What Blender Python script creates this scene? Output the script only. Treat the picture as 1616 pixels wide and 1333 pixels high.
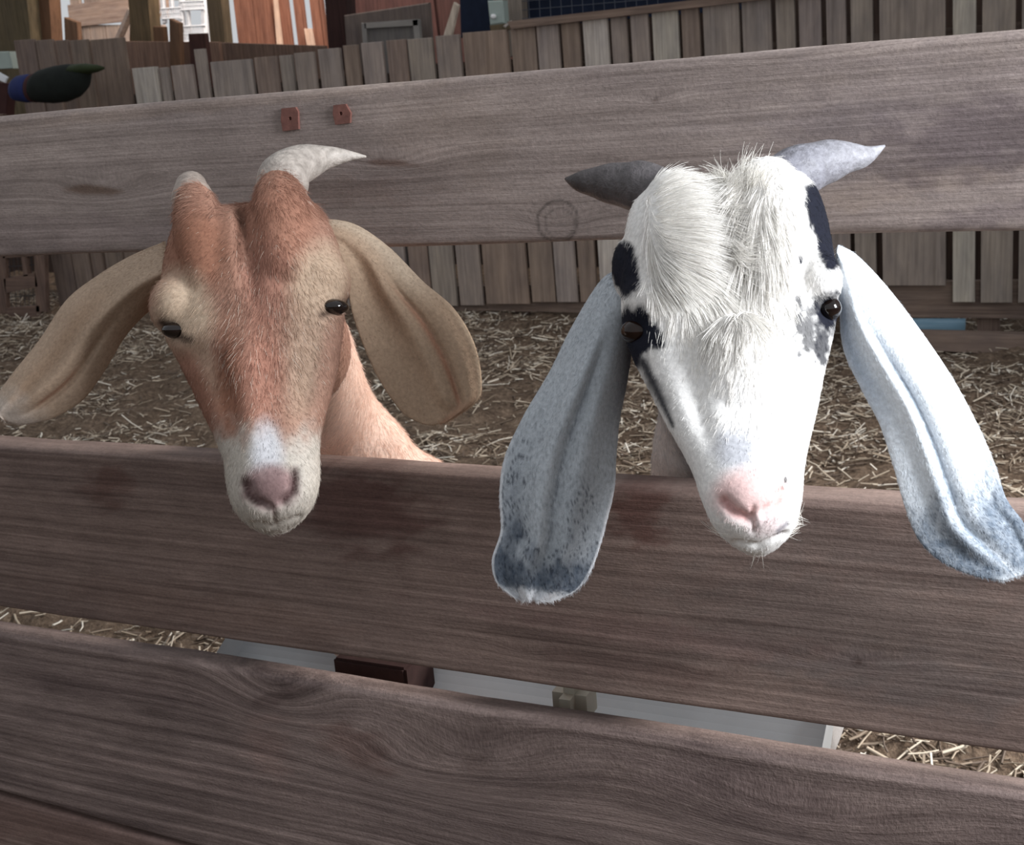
import bpy, math, random
import numpy as np
from mathutils import Matrix, Vector
for o in list(bpy.data.objects): bpy.data.objects.remove(o)
SC = bpy.context.scene; COL = SC.collection
rng = np.random.default_rng(7); random.seed(7)

# ------------------------------------------------------------------ camera
F = 1900.0; CX, CY = 808.0, 666.5
YAW, PITCH, ROLL = 0.44666, 0.25959, -0.07549
cy, sy = math.cos(YAW), math.sin(YAW)
FW = np.array([-sy*math.cos(PITCH), cy*math.cos(PITCH), -math.sin(PITCH)])
_r = np.array([cy, sy, 0.]); _u = np.cross(_r, FW)
RT = math.cos(ROLL)*_r + math.sin(ROLL)*_u
UP = -math.sin(ROLL)*_r + math.cos(ROLL)*_u
CAM = np.array([0., -0.9, 1.1])
cd = bpy.data.cameras.new('camera'); co = bpy.data.objects.new('camera', cd); COL.objects.link(co)
m = Matrix([[RT[i], UP[i], -FW[i], CAM[i]] for i in range(3)] + [[0, 0, 0, 1]]); co.matrix_world = m
cd.sensor_width = 36; cd.sensor_fit = 'HORIZONTAL'; cd.lens = F/1616*36; cd.clip_start = 0.05; cd.clip_end = 200
cd.dof.use_dof = True; cd.dof.focus_distance = 0.9; cd.dof.aperture_fstop = 26
SC.camera = co
# ------------------------------------------------------------------ world, light, exposure
W = bpy.data.worlds.new('daylight'); SC.world = W; W.use_nodes = True
bg = W.node_tree.nodes['Background']; bg.inputs[0].default_value = (0.93, 0.96, 1.0, 1); bg.inputs[1].default_value = 0.6
def area(name, loc, target, sx, sz, power, col):
    l = bpy.data.lights.new(name, 'AREA'); l.shape = 'RECTANGLE'; l.size = sx; l.size_y = sz; l.energy = power; l.color = col
    o = bpy.data.objects.new(name, l); COL.objects.link(o); o.location = loc
    o.rotation_euler = (Vector(target)-Vector(loc)).to_track_quat('-Z', 'Y').to_euler(); return o
area('doorway_daylight', (0.92, -0.27, 1.36), (-0.25, -0.1, 0.9), 0.45, 0.65, 34, (0.93, 0.96, 1.0))
area('barn_window_daylight', (1.0, 2.0, 1.9), (-0.5, .25, 0.75), 0.8, 0.7, 105, (1.0, 0.95, 0.9))
area('rear_barn_daylight', (-4.3, 5.9, 3.2), (-5.2, 7.6, 1.4), 1.5, 1.0, 120, (1.0, 0.86, 0.76))
SC.view_settings.view_transform = 'Standard'; SC.view_settings.look = 'None'
SC.view_settings.exposure = 0.0; SC.view_settings.gamma = 1.0; SC.view_settings.use_curve_mapping = False

# ------------------------------------------------------------------ helpers
def ray(px, py):
    px = np.asarray(px, float); py = np.asarray(py, float)
    return FW + ((px-CX)/F)[..., None]*RT - ((py-CY)/F)[..., None]*UP
def PD(px, py, depth):                       # point at a distance in front of the camera
    return CAM + ray(px, py)*np.asarray(depth, float)[..., None]
def PY(px, py, Y):                           # point on the upright plane y = Y
    d = ray(px, py); return CAM + d*((Y-CAM[1])/d[..., 1])[..., None]
def PG(px, py, Z=0.):
    d = ray(px, py); return CAM + d*((Z-CAM[2])/d[..., 2])[..., None]
def project(P):
    v = P-CAM; z = v@FW
    return CX+F*(v@RT)/z, CY-F*(v@UP)/z, z
def lin(c):
    c = np.asarray(c, float)/255.; return np.where(c <= .04045, c/12.92, ((c+.055)/1.055)**2.4)
def h2(i, j, s):
    x = np.sin(i*127.1+j*311.7+s*74.7)*43758.5453; return x-np.floor(x)
def vnoise(x, y, s=0):
    xi = np.floor(x); yi = np.floor(y); xf = x-xi; yf = y-yi
    xf = xf*xf*(3-2*xf); yf = yf*yf*(3-2*yf)
    return (h2(xi, yi, s)*(1-xf)+h2(xi+1, yi, s)*xf)*(1-yf)+(h2(xi, yi+1, s)*(1-xf)+h2(xi+1, yi+1, s)*xf)*yf
def fbm(x, y, s=0, o=3):
    t = 0; a = .5; n = 0
    for k in range(o): t = t+a*vnoise(x*2**k, y*2**k, s+k*3.1); n += a; a *= .5
    return t/n
def sstep(a, b, x):
    t = np.clip((x-a)/(b-a), 0, 1); return t*t*(3-2*t)

def mesh_np(name, V, Fc, mat=None, attrs=None, smooth=False):
    me = bpy.data.meshes.new(name); V = np.asarray(V, float)
    if isinstance(Fc, np.ndarray):
        k = Fc.shape[1]; me.vertices.add(len(V)); me.vertices.foreach_set('co', V.ravel())
        me.loops.add(Fc.size); me.loops.foreach_set('vertex_index', Fc.ravel().astype(np.int32))
        me.polygons.add(len(Fc)); me.polygons.foreach_set('loop_start', (np.arange(len(Fc))*k).astype(np.int32))
        me.update(calc_edges=True)
    else:
        me.from_pydata(V.tolist(), [], [list(map(int, f)) for f in Fc])
    if attrs: set_attrs(me, attrs)
    if mat: me.materials.append(mat)
    if smooth: me.polygons.foreach_set('use_smooth', np.ones(len(me.polygons), bool))
    me.validate(); me.update()
    return me
def set_attrs(me, attrs):
    for k, a in attrs.items():
        a = np.asarray(a, float)
        if a.ndim == 1:
            at = me.attributes.new(k, 'FLOAT', 'POINT'); at.data.foreach_set('value', a)
        elif k.startswith('col'):
            at = me.attributes.new(k, 'FLOAT_COLOR', 'POINT')
            at.data.foreach_set('color', np.hstack([a, np.ones((len(a), 1))]).ravel())
        else:
            at = me.attributes.new(k, 'FLOAT_VECTOR', 'POINT'); at.data.foreach_set('vector', a.ravel())
def link(name, data, parent=None):
    o = bpy.data.objects.new(name, data); COL.objects.link(o)
    if parent is not None:
        o.parent = parent; o.matrix_parent_inverse = parent.matrix_basis.inverted()
    return o
def thing(name, label, cat, loc=(0, 0, 0), group=None):
    o = bpy.data.objects.new(name, None); COL.objects.link(o); o.location = loc; o.empty_display_size = .05
    o['label'] = label; o['category'] = cat
    if group: o['group'] = group
    return o
def tag(o, label, cat, group=None):
    o['label'] = label; o['category'] = cat
    if group: o['group'] = group
    return o
def structure(o): o['kind'] = 'structure'; return o

# ------------------------------------------------------------------ materials
class NT:
    def __init__(s, name, rough=.8, spec=.3):
        s.m = bpy.data.materials.new(name); s.m.use_nodes = True; s.t = s.m.node_tree
        s.b = s.t.nodes['Principled BSDF']; s.b.inputs['Roughness'].default_value = rough
        s.b.inputs['Specular IOR Level'].default_value = spec
    def n(s, t, **k):
        x = s.t.nodes.new(t)
        for a, v in k.items(): setattr(x, a, v)
        return x
    def l(s, a, b): s.t.links.new(a, b)
    def attr(s, name): return s.n('ShaderNodeAttribute', attribute_name=name)
    def noise(s, vec, scale, detail=4, rough=.6, dist=0.):
        x = s.n('ShaderNodeTexNoise'); x.inputs['Scale'].default_value = scale; x.inputs['Detail'].default_value = detail
        x.inputs['Roughness'].default_value = rough; x.inputs['Distortion'].default_value = dist
        if vec is not None: s.l(vec, x.inputs['Vector'])
        return x.outputs['Fac']
    def vscale(s, vec, v):
        x = s.n('ShaderNodeVectorMath', operation='MULTIPLY'); s.l(vec, x.inputs[0]); x.inputs[1].default_value = v; return x.outputs[0]
    def math(s, op, a, b=None, c=None):
        x = s.n('ShaderNodeMath', operation=op)
        for i, v in enumerate((a, b, c)):
            if v is None: continue
            if isinstance(v, (int, float)): x.inputs[i].default_value = v
            else: s.l(v, x.inputs[i])
        return x.outputs[0]
    def ramp(s, fac, stops):
        x = s.n('ShaderNodeValToRGB'); s.l(fac, x.inputs[0]); e = x.color_ramp.elements
        while len(e) < len(stops): e.new(.5)
        for i, (p, c) in enumerate(stops): e[i].position = p; e[i].color = (*c, 1)
        return x.outputs[0]
    def mix(s, fac, a, b, mode='MIX'):
        x = s.n('ShaderNodeMix', data_type='RGBA', blend_type=mode)
        for i, v in ((0, fac), (6, a), (7, b)):
            if isinstance(v, (int, float)): x.inputs[i].default_value = v
            elif isinstance(v, (tuple, list, np.ndarray)): x.inputs[i].default_value = (*v, 1)
            else: s.l(v, x.inputs[i])
        return x.outputs[2]
    def bump(s, h, strength, dist):
        x = s.n('ShaderNodeBump'); x.inputs['Strength'].default_value = strength; x.inputs['Distance'].default_value = dist
        s.l(h, x.inputs['Height']); s.l(x.outputs[0], s.b.inputs['Normal'])
    def col(s, c):
        if isinstance(c, (tuple, list, np.ndarray)): s.b.inputs['Base Color'].default_value = (*c, 1)
        else: s.l(c, s.b.inputs['Base Color'])

def plain(name, c, rough=.7, spec=.3, noise=.12, scale=20):
    t = NT(name, rough, spec); tc = t.n('ShaderNodeTexCoord'); f = t.noise(tc.outputs['Object'], scale)
    c = lin(c); t.col(t.ramp(f, [(.3, c*(1-noise)), (.7, np.minimum(c*(1+noise), 1))])); t.bump(f, .2, .002); return t.m

def rail_mat(name, dark, light, fine=1.0, bump=.5):
    # 'wc' = (along, grain coordinate, depth) in metres; 'colt' = tint of each place (stains, knots, painted shade and edge light)
    t = NT(name, .78, .25); a = t.attr('wc').outputs['Vector']
    n1 = t.noise(t.vscale(a, (1.6, 260*fine, 60)), 1, 3, .55, .0)
    n2 = t.noise(t.vscale(a, (4, 75*fine, 40)), 1, 5, .62, .35)
    n3 = t.noise(t.vscale(a, (5, 12, 12)), 1, 4, .6)
    n4 = t.noise(t.vscale(a, (60, 900, 500)), 1, 2, .6)
    g = t.math('ADD', t.math('MULTIPLY', n1, .48), t.math('ADD', t.math('MULTIPLY', n2, .34), t.math('MULTIPLY', n4, .18)))
    d, l = lin(dark), lin(light)
    c = t.ramp(g, [(.34, d), (.5, (d+l)/2), (.64, l)])
    n5 = t.noise(t.vscale(a, (260, 420, 300)), 1, 3, .7); n6 = t.noise(t.vscale(a, (22, 60, 30)), 1, 4, .65)
    c = t.mix(1., c, t.ramp(n5, [(.3, (.84, .84, .84)), (.7, (1.14, 1.14, 1.14))]), 'MULTIPLY'); c = t.mix(1., c, t.ramp(n6, [(.3, (.86, .85, .85)), (.7, (1.12, 1.12, 1.13))]), 'MULTIPLY')
    blot = t.ramp(n3, [(.3, (.78, .76, .78)), (.7, (1.12, 1.1, 1.1))])
    c = t.mix(1., c, blot, 'MULTIPLY'); c = t.mix(1., c, t.attr('colt').outputs['Color'], 'MULTIPLY')
    t.col(c); t.bump(t.math('ADD', g, t.math('MULTIPLY', n5, .35)), bump, .0035); return t.m

def board_mat(name, dark, light, bump=.35):
    t = NT(name, .8, .2); a = t.attr('wc').outputs['Vector']; oi = t.n('ShaderNodeObjectInfo')
    n1 = t.noise(t.vscale(a, (3, 70, 50)), 1, 4, .6, .4); n3 = t.noise(t.vscale(a, (6, 14, 10)), 1, 3, .6)
    d, l = lin(dark), lin(light)
    c = t.ramp(n1, [(.25, d), (.75, l)])
    c = t.mix(1., c, t.ramp(n3, [(.3, (.8, .8, .82)), (.7, (1.12, 1.1, 1.06))]), 'MULTIPLY')
    c = t.mix(1., c, t.attr('colt').outputs['Color'], 'MULTIPLY')
    t.col(c); t.bump(n1, bump, .004); return t.m

def fur_skin(name, rough=.85, bump=.3):
    t = NT(name, rough, .15); tc = t.n('ShaderNodeTexCoord'); f = t.noise(tc.outputs['Object'], 350, 3)
    c = t.mix(1., t.attr('col').outputs['Color'], t.ramp(f, [(.3, (.8, .8, .8)), (.7, (1.08, 1.08, 1.08))]), 'MULTIPLY')
    t.col(c); t.bump(f, bump, .0012); return t.m
def hair_mat(name):
    t = NT(name, .62, .22); t.col(t.attr('col').outputs['Color']); return t.m

# ------------------------------------------------------------------ board prisms standing on upright planes
def board(name, quad, Y, th, mat, parent=None, tint=(1, 1, 1), along='v', bevel=.002, ext=0):
    """quad: TL,TR,BR,BL picture points put on plane y=Y; th = depth away from the camera."""
    q = [PY(np.array(p[0]), np.array(p[1]), Y) for p in quad]
    c = sum(q)/4; ins = []
    for p in q:
        d = c-p; w = bevel*1.4/np.linalg.norm(d); ins.append(p+d*w)
    V = []
    for p in ins: V.append(p)
    for p in q: V.append(p+np.array([0, bevel, 0]))
    for p in q: V.append(p+np.array([0, th, 0]))
    Fc = [(3, 2, 1, 0), (8, 9, 10, 11)]
    for a in (0, 4):
        for i in range(4): j = (i+1) % 4; Fc.append((a+i, a+j, a+4+j, a+4+i))
    V = np.array(V)
    off = rng.random(3)*40
    al = V[:, 2] if along == 'v' else V[:, 0]; ac = V[:, 0] if along == 'v' else V[:, 2]
    wc = np.stack([al+off[0], ac+off[1], V[:, 1]+off[2]], 1)
    me = mesh_np(name, V, Fc, mat, {'wc': wc, 'colt': np.tile(np.array(tint, float), (12, 1))})
    return link(name, me, parent)

# ------------------------------------------------------------------ ground
gm = NT('barn_litter_soil', .95, .1); tc = gm.n('ShaderNodeTexCoord').outputs['Object']
n1 = gm.noise(tc, 9, 6, .7); n2 = gm.noise(tc, 60, 5, .7); n3 = gm.noise(tc, 2.2, 3)
c = gm.ramp(n2, [(.3, lin((84, 72, 64))), (.55, lin((124, 108, 94))), (.75, lin((170, 154, 138)))])
c = gm.mix(1., c, gm.ramp(n1, [(.3, (.55, .52, .5)), (.65, (1.1, 1.08, 1.05))]), 'MULTIPLY')
gm.col(c); gm.bump(gm.math('ADD', n1, n2), .8, .03)
def ground_z(x, y): return .11*sstep(-.9, -2.4, x)*sstep(2.2, 4.2, y)+.05*(fbm(x*3, y*3, 3)-.5)+.075*(fbm(x*11, y*11, 9)-.5)
nx, ny = 420, 330
gx, gy = np.meshgrid(np.linspace(-7.5, 1.6, nx), np.linspace(-1.2, 6.2, ny))
V = np.stack([gx, gy, ground_z(gx, gy)], -1).reshape(-1, 3)
idx = np.arange(nx*ny).reshape(ny, nx)
Q = np.stack([idx[:-1, :-1], idx[:-1, 1:], idx[1:, 1:], idx[1:, :-1]], -1).reshape(-1, 4)
structure(link('ground', mesh_np('ground', V, Q, gm.m, smooth=True)))
V = np.array([(-30, -12, -.06), (20, -12, -.06), (20, 30, -.06), (-30, 30, -.06)])
structure(link('floor', mesh_np('floor', V, [(0, 1, 2, 3)], gm.m)))
# straw: loose stalks nobody could count
sm = NT('straw', .6, .35); sm.col(sm.attr('col').outputs['Color'])
N = 60000
t = rng.random(N)
yy = .5+4.4*rng.random(N)**.8; xx = -.62*yy*1.0+ (rng.random(N)-.5)*(1.35*(yy+1.1)) - .35
L = rng.uniform(.008, .034, N)*np.where(rng.random(N) < .12, 1.7, 1.)
clump = fbm(xx*2.2, yy*2.2, 21); keep = rng.random(N) < sstep(.3, .62, clump)*.85+.15
xx, yy, L = xx[keep], yy[keep], L[keep]; N = len(xx)
an = rng.random(N)*6.283; ti = rng.normal(0, .25, N)
d = np.stack([np.cos(an)*np.cos(ti), np.sin(an)*np.cos(ti), np.sin(ti)], 1)
cen = np.stack([xx, yy, ground_z(xx, yy)+.005+np.abs(np.sin(ti))*L*.8], 1)
side = np.stack([-np.sin(an), np.cos(an), 0*an], 1); upv = np.cross(d, side)
wd = rng.uniform(.0013, .0036, N)
bend = rng.normal(0, .12, N)*L
V = np.zeros((N, 9, 3))
for k, s in enumerate((-1, 0, 1)):
    base = cen+d*(L*s)[:, None]+side*(bend*(s == 0))[:, None]
    for j, (a, b) in enumerate(((1, 0), (-.5, .7), (-.5, -.7))):
        V[:, k*3+j] = base+side*(a*wd)[:, None]+upv*(b*wd)[:, None]
q = []
for k in (0, 1):
    for j in range(3): jn = (j+1) % 3; q.append((k*3+j, k*3+jn, k*3+3+jn, k*3+3+j))
Q = (np.arange(N)[:, None, None]*9+np.array(q)[None]).reshape(-1, 4)
pal = lin(np.array([(206, 194, 176), (170, 156, 138), (138, 123, 107), (238, 231, 218), (100, 86, 75)]))
cc = pal[rng.choice(5, N, p=[.18, .2, .24, .1, .28])]
o = link('straw', mesh_np('straw', V.reshape(-1, 3), Q, sm.m, {'col': np.repeat(cc, 9, 0)}))
o['kind'] = 'stuff'; tag(o, 'trampled pale straw strewn over the dark pen floor', 'straw')

# ------------------------------------------------------------------ near fence
RAILM = {'top': rail_mat('grey_weathered_rail', (118, 107, 101), (164, 152, 145), 1.0, .35),
         'mid': rail_mat('brown_rail', (88, 73, 67), (140, 122, 113), .8, .4),
         'low': rail_mat('rough_rail', (76, 63, 60), (148, 132, 125), .6, .8)}
def rail(name, TL, TR, BR, BL, th, mat, knots=(), stains_and_shading=(), parent=None, seed=0, wav=.0015, warp=1., rings=()):
    """a plank whose near face lies in the fence plane; the picture points are its corners"""
    c = [PY(np.array(float(p[0])), np.array(float(p[1])), 0.) for p in (TL, TR, BR, BL)]
    n, k = 900, 90
    S = np.linspace(0, 1, n)[:, None]
    # cross-section loop: t = 0 bottom .. 1 top, depth y
    tf = np.linspace(0, 1, k); r = .006
    H = abs(c[0][2]-c[3][2])
    de = np.minimum(tf, 1-tf)*H
    yf = np.where(de < r, r-np.sqrt(np.maximum(r*r-(r-de)**2, 0)), 0.)
    T = np.concatenate([tf, [1, .5, 0]]); Yd = np.concatenate([yf, [th, th, th]])
    T = T[None]; Yd = Yd[None]
    top = c[3]*0
    XX = np.linspace(-1.78, .22, n)
    zt_ = c[0][2]+(XX-c[0][0])/(c[1][0]-c[0][0])*(c[1][2]-c[0][2]); zb_ = c[3][2]+(XX-c[3][0])/(c[2][0]-c[3][0])*(c[2][2]-c[3][2])
    P = np.stack([XX[:, None]+0*T, zt_[:, None]*0+0*T, zb_[:, None]*(1-T)+zt_[:, None]*T], -1)
    X = P[..., 0]; z = P[..., 2]
    px, py, _ = project(P.reshape(-1, 3)); px = px.reshape(X.shape); py = py.reshape(X.shape)
    wob = (fbm(X*6, X*0+seed, seed, 4)-.5)*2
    wob2 = (fbm(X*6+33, X*0+seed, seed+5, 4)-.5)*2
    P[..., 2] += wav*(wob*T+wob2*(1-T))
    g = z*1.0; tint = np.ones(X.shape+(3,)); dp = np.zeros(X.shape)
    g = g+warp*.0035*(fbm(X*2.4, g*5, seed+2)-.5)*4
    for (kx, ky, r0, sx, dark) in knots:
        kp = PY(np.array(float(kx)), np.array(float(ky)), 0.)
        dx = X-kp[0]; dz = z-kp[2]
        g = g+r0*1.1*np.exp(-(dx/sx)**2)*np.exp(-(dz/(r0*1.25))**2)
        rr = np.sqrt((dx/1.3)**2+dz**2)
        if dark > 0:
            w = np.exp(-(rr/(r0*.35))**4)*dark; tint *= (1-w[..., None]*np.array([.55, .6, .62]))
            w = np.exp(-((rr-r0*.5)/(r0*.12))**2)*dark*.5; tint *= (1-w[..., None]*.6)
    for (kx, ky, r0, w0, am) in rings:
        kp = PY(np.array(float(kx)), np.array(float(ky)), 0.); dx = X-kp[0]; dz = z-kp[2]
        rr = np.sqrt((dx/1.05)**2+dz**2)+.003*(fbm(dx*90, dz*90, 5)-.5); tint *= 1-(am*np.exp(-((rr-r0)/w0)**2))[..., None]
    for (sx_, sy_, rx, ry, ang, colr, amt) in stains_and_shading:
        a = math.radians(ang); ex = (px-sx_); ey = (py-sy_)
        u = (ex*math.cos(a)+ey*math.sin(a))/rx; v = (-ex*math.sin(a)+ey*math.cos(a))/ry
        w = np.clip(amt*(1-sstep(.35, 1.15, np.sqrt(u*u+v*v)+(fbm(px/30, py/14, seed+sx_*.01, 4)-.5)*1.1)), 0, 1)[..., None]
        tint = tint*(1-w+w*np.array(colr))
    P[..., 1] += Yd-dp
    wc = np.stack([X, g+seed, Yd+0*X], -1)
    ends = []
    m_ = T.shape[1]; idx = np.arange(n*m_).reshape(n, m_); j = np.arange(m_)
    a = idx[:-1][:, j]; b = idx[1:][:, j]; c2 = idx[1:][:, (j+1) % m_]; d2 = idx[:-1][:, (j+1) % m_]
    Q = np.stack([a, b, c2, d2], -1).reshape(-1, 4)
    for e0 in (0, n-1):      # end grain, fanned to the middle of the far face
        cc_ = idx[e0, m_-2]; ring = [idx[e0, i] for i in range(m_-3)]
        ed = np.array([(cc_, a_, b_, b_) for a_, b_ in zip(ring[:-1], ring[1:])])
        ends.append(ed[:, :3])
    Fc = [tuple(q_) for q_ in Q.tolist()]+[tuple(q_) for e_ in ends for q_ in e_.tolist()]
    Fc += [(int(idx[e0, m_-2]), int(idx[e0, m_-4]), int(idx[e0, m_-3])) for e0 in (0, n-1)]+[(int(idx[e0, m_-2]), int(idx[e0, m_-1]), int(idx[e0, 0])) for e0 in (0, n-1)]
    me = mesh_np(name, P.reshape(-1, 3), Fc, mat, {'wc': wc.reshape(-1, 3), 'colt': tint.reshape(-1, 3)}, smooth=True)
    return link(name, me, parent)

fence = thing('pen_fence', 'near fence of wide weathered planks that both goats put their heads through', 'fence', (-.45, 0, 0))
D_ = (.62, .6, .64); RD = (.6, .45, .42); WH = (1.22, 1.22, 1.22)
rt = rail('plank', (-160, 196), (1760, 33), (1760, 361), (-160, 409), .036, RAILM['top'], parent=fence, seed=1.3, warp=.45, rings=[(879, 349, .0165, .0011, .55), (882, 352, .012, .0008, .35)],
     knots=[(880, 348, .008, .03, 0), (160, 300, .012, .06, 0), (620, 256, .008, .05, 0), (1035, 158, .004, .02, .8), (1250, 60, .01, .05, .2)],
     stains_and_shading=[(150, 301, 50, 9, 2, (.55, .45, .38), .9), (610, 257, 55, 7, 3, (.52, .42, .38), .9), (1530, 220, 200, 80, -10, D_, 1.), (1500, 180, 420, 140, -5, (.84, .84, .87), .8),  # wide faint grey entry is painted shade against the doorway lamp's spill
             (1560, 340, 110, 26, -12, D_, .8), (1330, 190, 130, 40, -10, (.8, .8, .84), .8), (560, 300, 130, 26, 2, (.85, .8, .78), .8), (700, 230, 130, 90, 0, (.95, .93, .9), .7),
             (60, 370, 300, 40, 0, (.92, .9, .92), .8), (1420, 300, 260, 26, -10, (1.12, 1.1, 1.05), .9), (300, 170, 500, 13, -6, (1.2, 1.17, 1.12), .8), (1010, 268, 60, 9, 0, D_, .5)])  # long thin pale strip paints edge light along the plank's top
rt['label'] = 'pale grey top plank with two rust-red patches'
rm = rail('plank', (-160, 693), (1760, 822), (1760, 1216), (-160, 936), .038, RAILM['mid'], parent=fence, seed=4.1, warp=.6,
     knots=[(1355, 1045, .008, .05, .9), (1120, 1062, .005, .03, .5), (830, 1028, .006, .03, .2)],
     stains_and_shading=[(170, 765, 45, 45, 0, RD, .75), (570, 800, 150, 75, 18, (.55, .42, .42), .9), (1010, 800, 60, 75, 0, (.6, .42, .4), .85), (1000, 1055, 200, 24, 10, (.85, .8, .8), .7),  # dark reddish patch beside the tan goat's muzzle is its painted shadow
             (1450, 1080, 260, 60, 10, (.84, .88, .92), .9), (1420, 870, 300, 45, 6, (1.0, 1.04, 1.06), .8), (1400, 1000, 420, 120, 8, (.92, .98, 1.0), .8), (1570, 850, 90, 60, 0, (1.1, 1.14, 1.16), .8), (300, 960, 300, 40, 8, (.92, .88, .86), .8),
             (660, 1010, 140, 45, 8, (1.12, 1.12, 1.12), .7), (1040, 1000, 400, 30, 8, (.94, .88, .9), .8)])
rm['label'] = 'reddish brown middle plank under the goats\' chins'
rl = rail('plank', (-160, 972), (1760, 1279), (1760, 1738), (-160, 1206), .026, RAILM['low'], parent=fence, seed=7.7, wav=.0025,
     knots=[(750, 1203, .035, .11, .35), (435, 1098, .03, .07, 0), (620, 1210, .02, .08, 0), (1250, 1300, .03, .16, 0)],
     stains_and_shading=[(440, 1100, 60, 16, -20, (.6, .56, .56), .8), (560, 1180, 80, 40, 30, (.72, .62, .6), .8), (1180, 1250, 260, 60, 14, (.8, .78, .8), .8), (700, 1090, 900, 15, 9, (1.15, 1.15, 1.13), .7), (420, 1180, 50, 60, 0, (1.1, 1.0, .97), .7),
             (200, 1090, 260, 26, 8, (.8, .78, .8), .7), (330, 1230, 240, 22, 12, (1.12, 1.1, 1.1), .6)])
rl['label'] = 'rough-sawn lower plank with knots and raised grain'
rail('plank', (-160, 1212), (1760, 1748), (1760, 2240), (-160, 1470), .038, RAILM['mid'], parent=fence, seed=11.2,
     stains_and_shading=[(100, 1300, 400, 60, 12, (.8, .7, .7), .7)])
# posts carrying the planks, beyond the frame on both sides
pm = board_mat('grey_board', (92, 82, 76), (150, 140, 132))
for x in (-1.72, .16):
    V = []
    for z in (0, 1.3):
        for a, b in ((-.045, .05), (.045, .05), (.045, .14), (-.045, .14)): V.append((x+a, b, z))
    V = np.array(V); o = link('post', mesh_np('post', V, [(0, 1, 5, 4), (1, 2, 6, 5), (2, 3, 7, 6), (3, 0, 4, 7), (4, 5, 6, 7), (3, 2, 1, 0)], pm,
        {'wc': np.stack([V[:, 2], V[:, 0], V[:, 1]], 1), 'colt': np.ones((8, 3))}), fence)
# rusty square plates with a hole
rustm = plain('rust_red_metal', (112, 74, 66), .7, .4, .25, 120)
def plate(pts, hole, name='metal_plate'):
    n = len(pts); hp = []
    P0 = [PY(np.array(a*1.), np.array(b*1.), -.0026) for a, b in pts]
    V = []; Hn = 12; cen = PY(np.array(hole[0]*1.), np.array(hole[1]*1.), -.0026)
    rh = .0016
    # outer loop resampled to Hn by angle
    out = []
    for i in range(Hn):
        s = i/Hn*n; k = int(s); f = s-k; out.append(P0[k]*(1-f)+P0[(k+1) % n]*f)
    a0 = math.atan2(out[0][2]-cen[2], out[0][0]-cen[0])
    for i in range(Hn):
        a = math.atan2(out[i][2]-cen[2], out[i][0]-cen[0]); V.append(out[i])
    inn = [cen+np.array([math.cos(math.atan2(o_[2]-cen[2], o_[0]-cen[0]))*rh, 0, math.sin(math.atan2(o_[2]-cen[2], o_[0]-cen[0]))*rh]) for o_ in out]
    V = out+inn+[p+np.array([0, .003, 0]) for p in out]+[p+np.array([0, .0022, 0]) for p in inn]
    Fc = []
    for i in range(Hn):
        j = (i+1) % Hn
        Fc += [(i, j, Hn+j, Hn+i), (i, 2*Hn+i, 2*Hn+j, j), (Hn+i, Hn+j, 3*Hn+j, 3*Hn+i)]
    Fc.append(tuple(range(3*Hn, 4*Hn)))
    return link(name, mesh_np(name, np.array(V), Fc, rustm), None)
p1 = plate([(444, 171), (466, 169), (470, 176), (471, 204), (446, 207), (443, 190)], (458, 187))
p2 = plate([(526, 166), (545, 164), (553, 178), (552, 194), (529, 197), (525, 180)], (538, 179))
for p, l in ((p1, 'rust-red metal tab with a light nail hole'), (p2, 'rust-red metal tab with a dark nail hole')):
    p.parent = fence; p.matrix_parent_inverse = fence.matrix_basis.inverted(); p['label'] = l

# ------------------------------------------------------------------ far picket fence
YP = 4.22
PM = [board_mat('picket_grey', (118, 108, 102), (156, 145, 138)), board_mat('picket_brown', (106, 92, 84), (142, 126, 116)),
      board_mat('picket_pale', (140, 132, 126), (196, 188, 180)), board_mat('picket_dark', (80, 66, 59), (118, 100, 90))]
pf = thing('picket_fence', 'low picket fence of uneven grey boards across the back of the pen', 'fence', tuple(PY(np.array(800.), np.array(500.), YP)*np.array([1, 1, 0])))
def tilt(x): return (1500-x)/8500.
def picket(x0, x1, ytop, ybot, mi, dy=0., tint=1.):
    if mi == 3: mi = 1; tint = .8
    # x0,x1 given at height y=100 (upper row)
    q = []
    x0 += .8; x1 -= 1.2
    for (x, y) in ((x0, ytop), (x1, ytop-(x1-x0)*.08), (x1, ybot), (x0, ybot)):
        q.append((x+(y-100)*tilt(x), y))
    a = rng.uniform(.94, 1.06)*tint
    board('picket', q, YP+dy, .02, PM[mi], pf, (a, a*rng.uniform(.98, 1.02), a*rng.uniform(.97, 1.03)), 'v')
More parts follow.
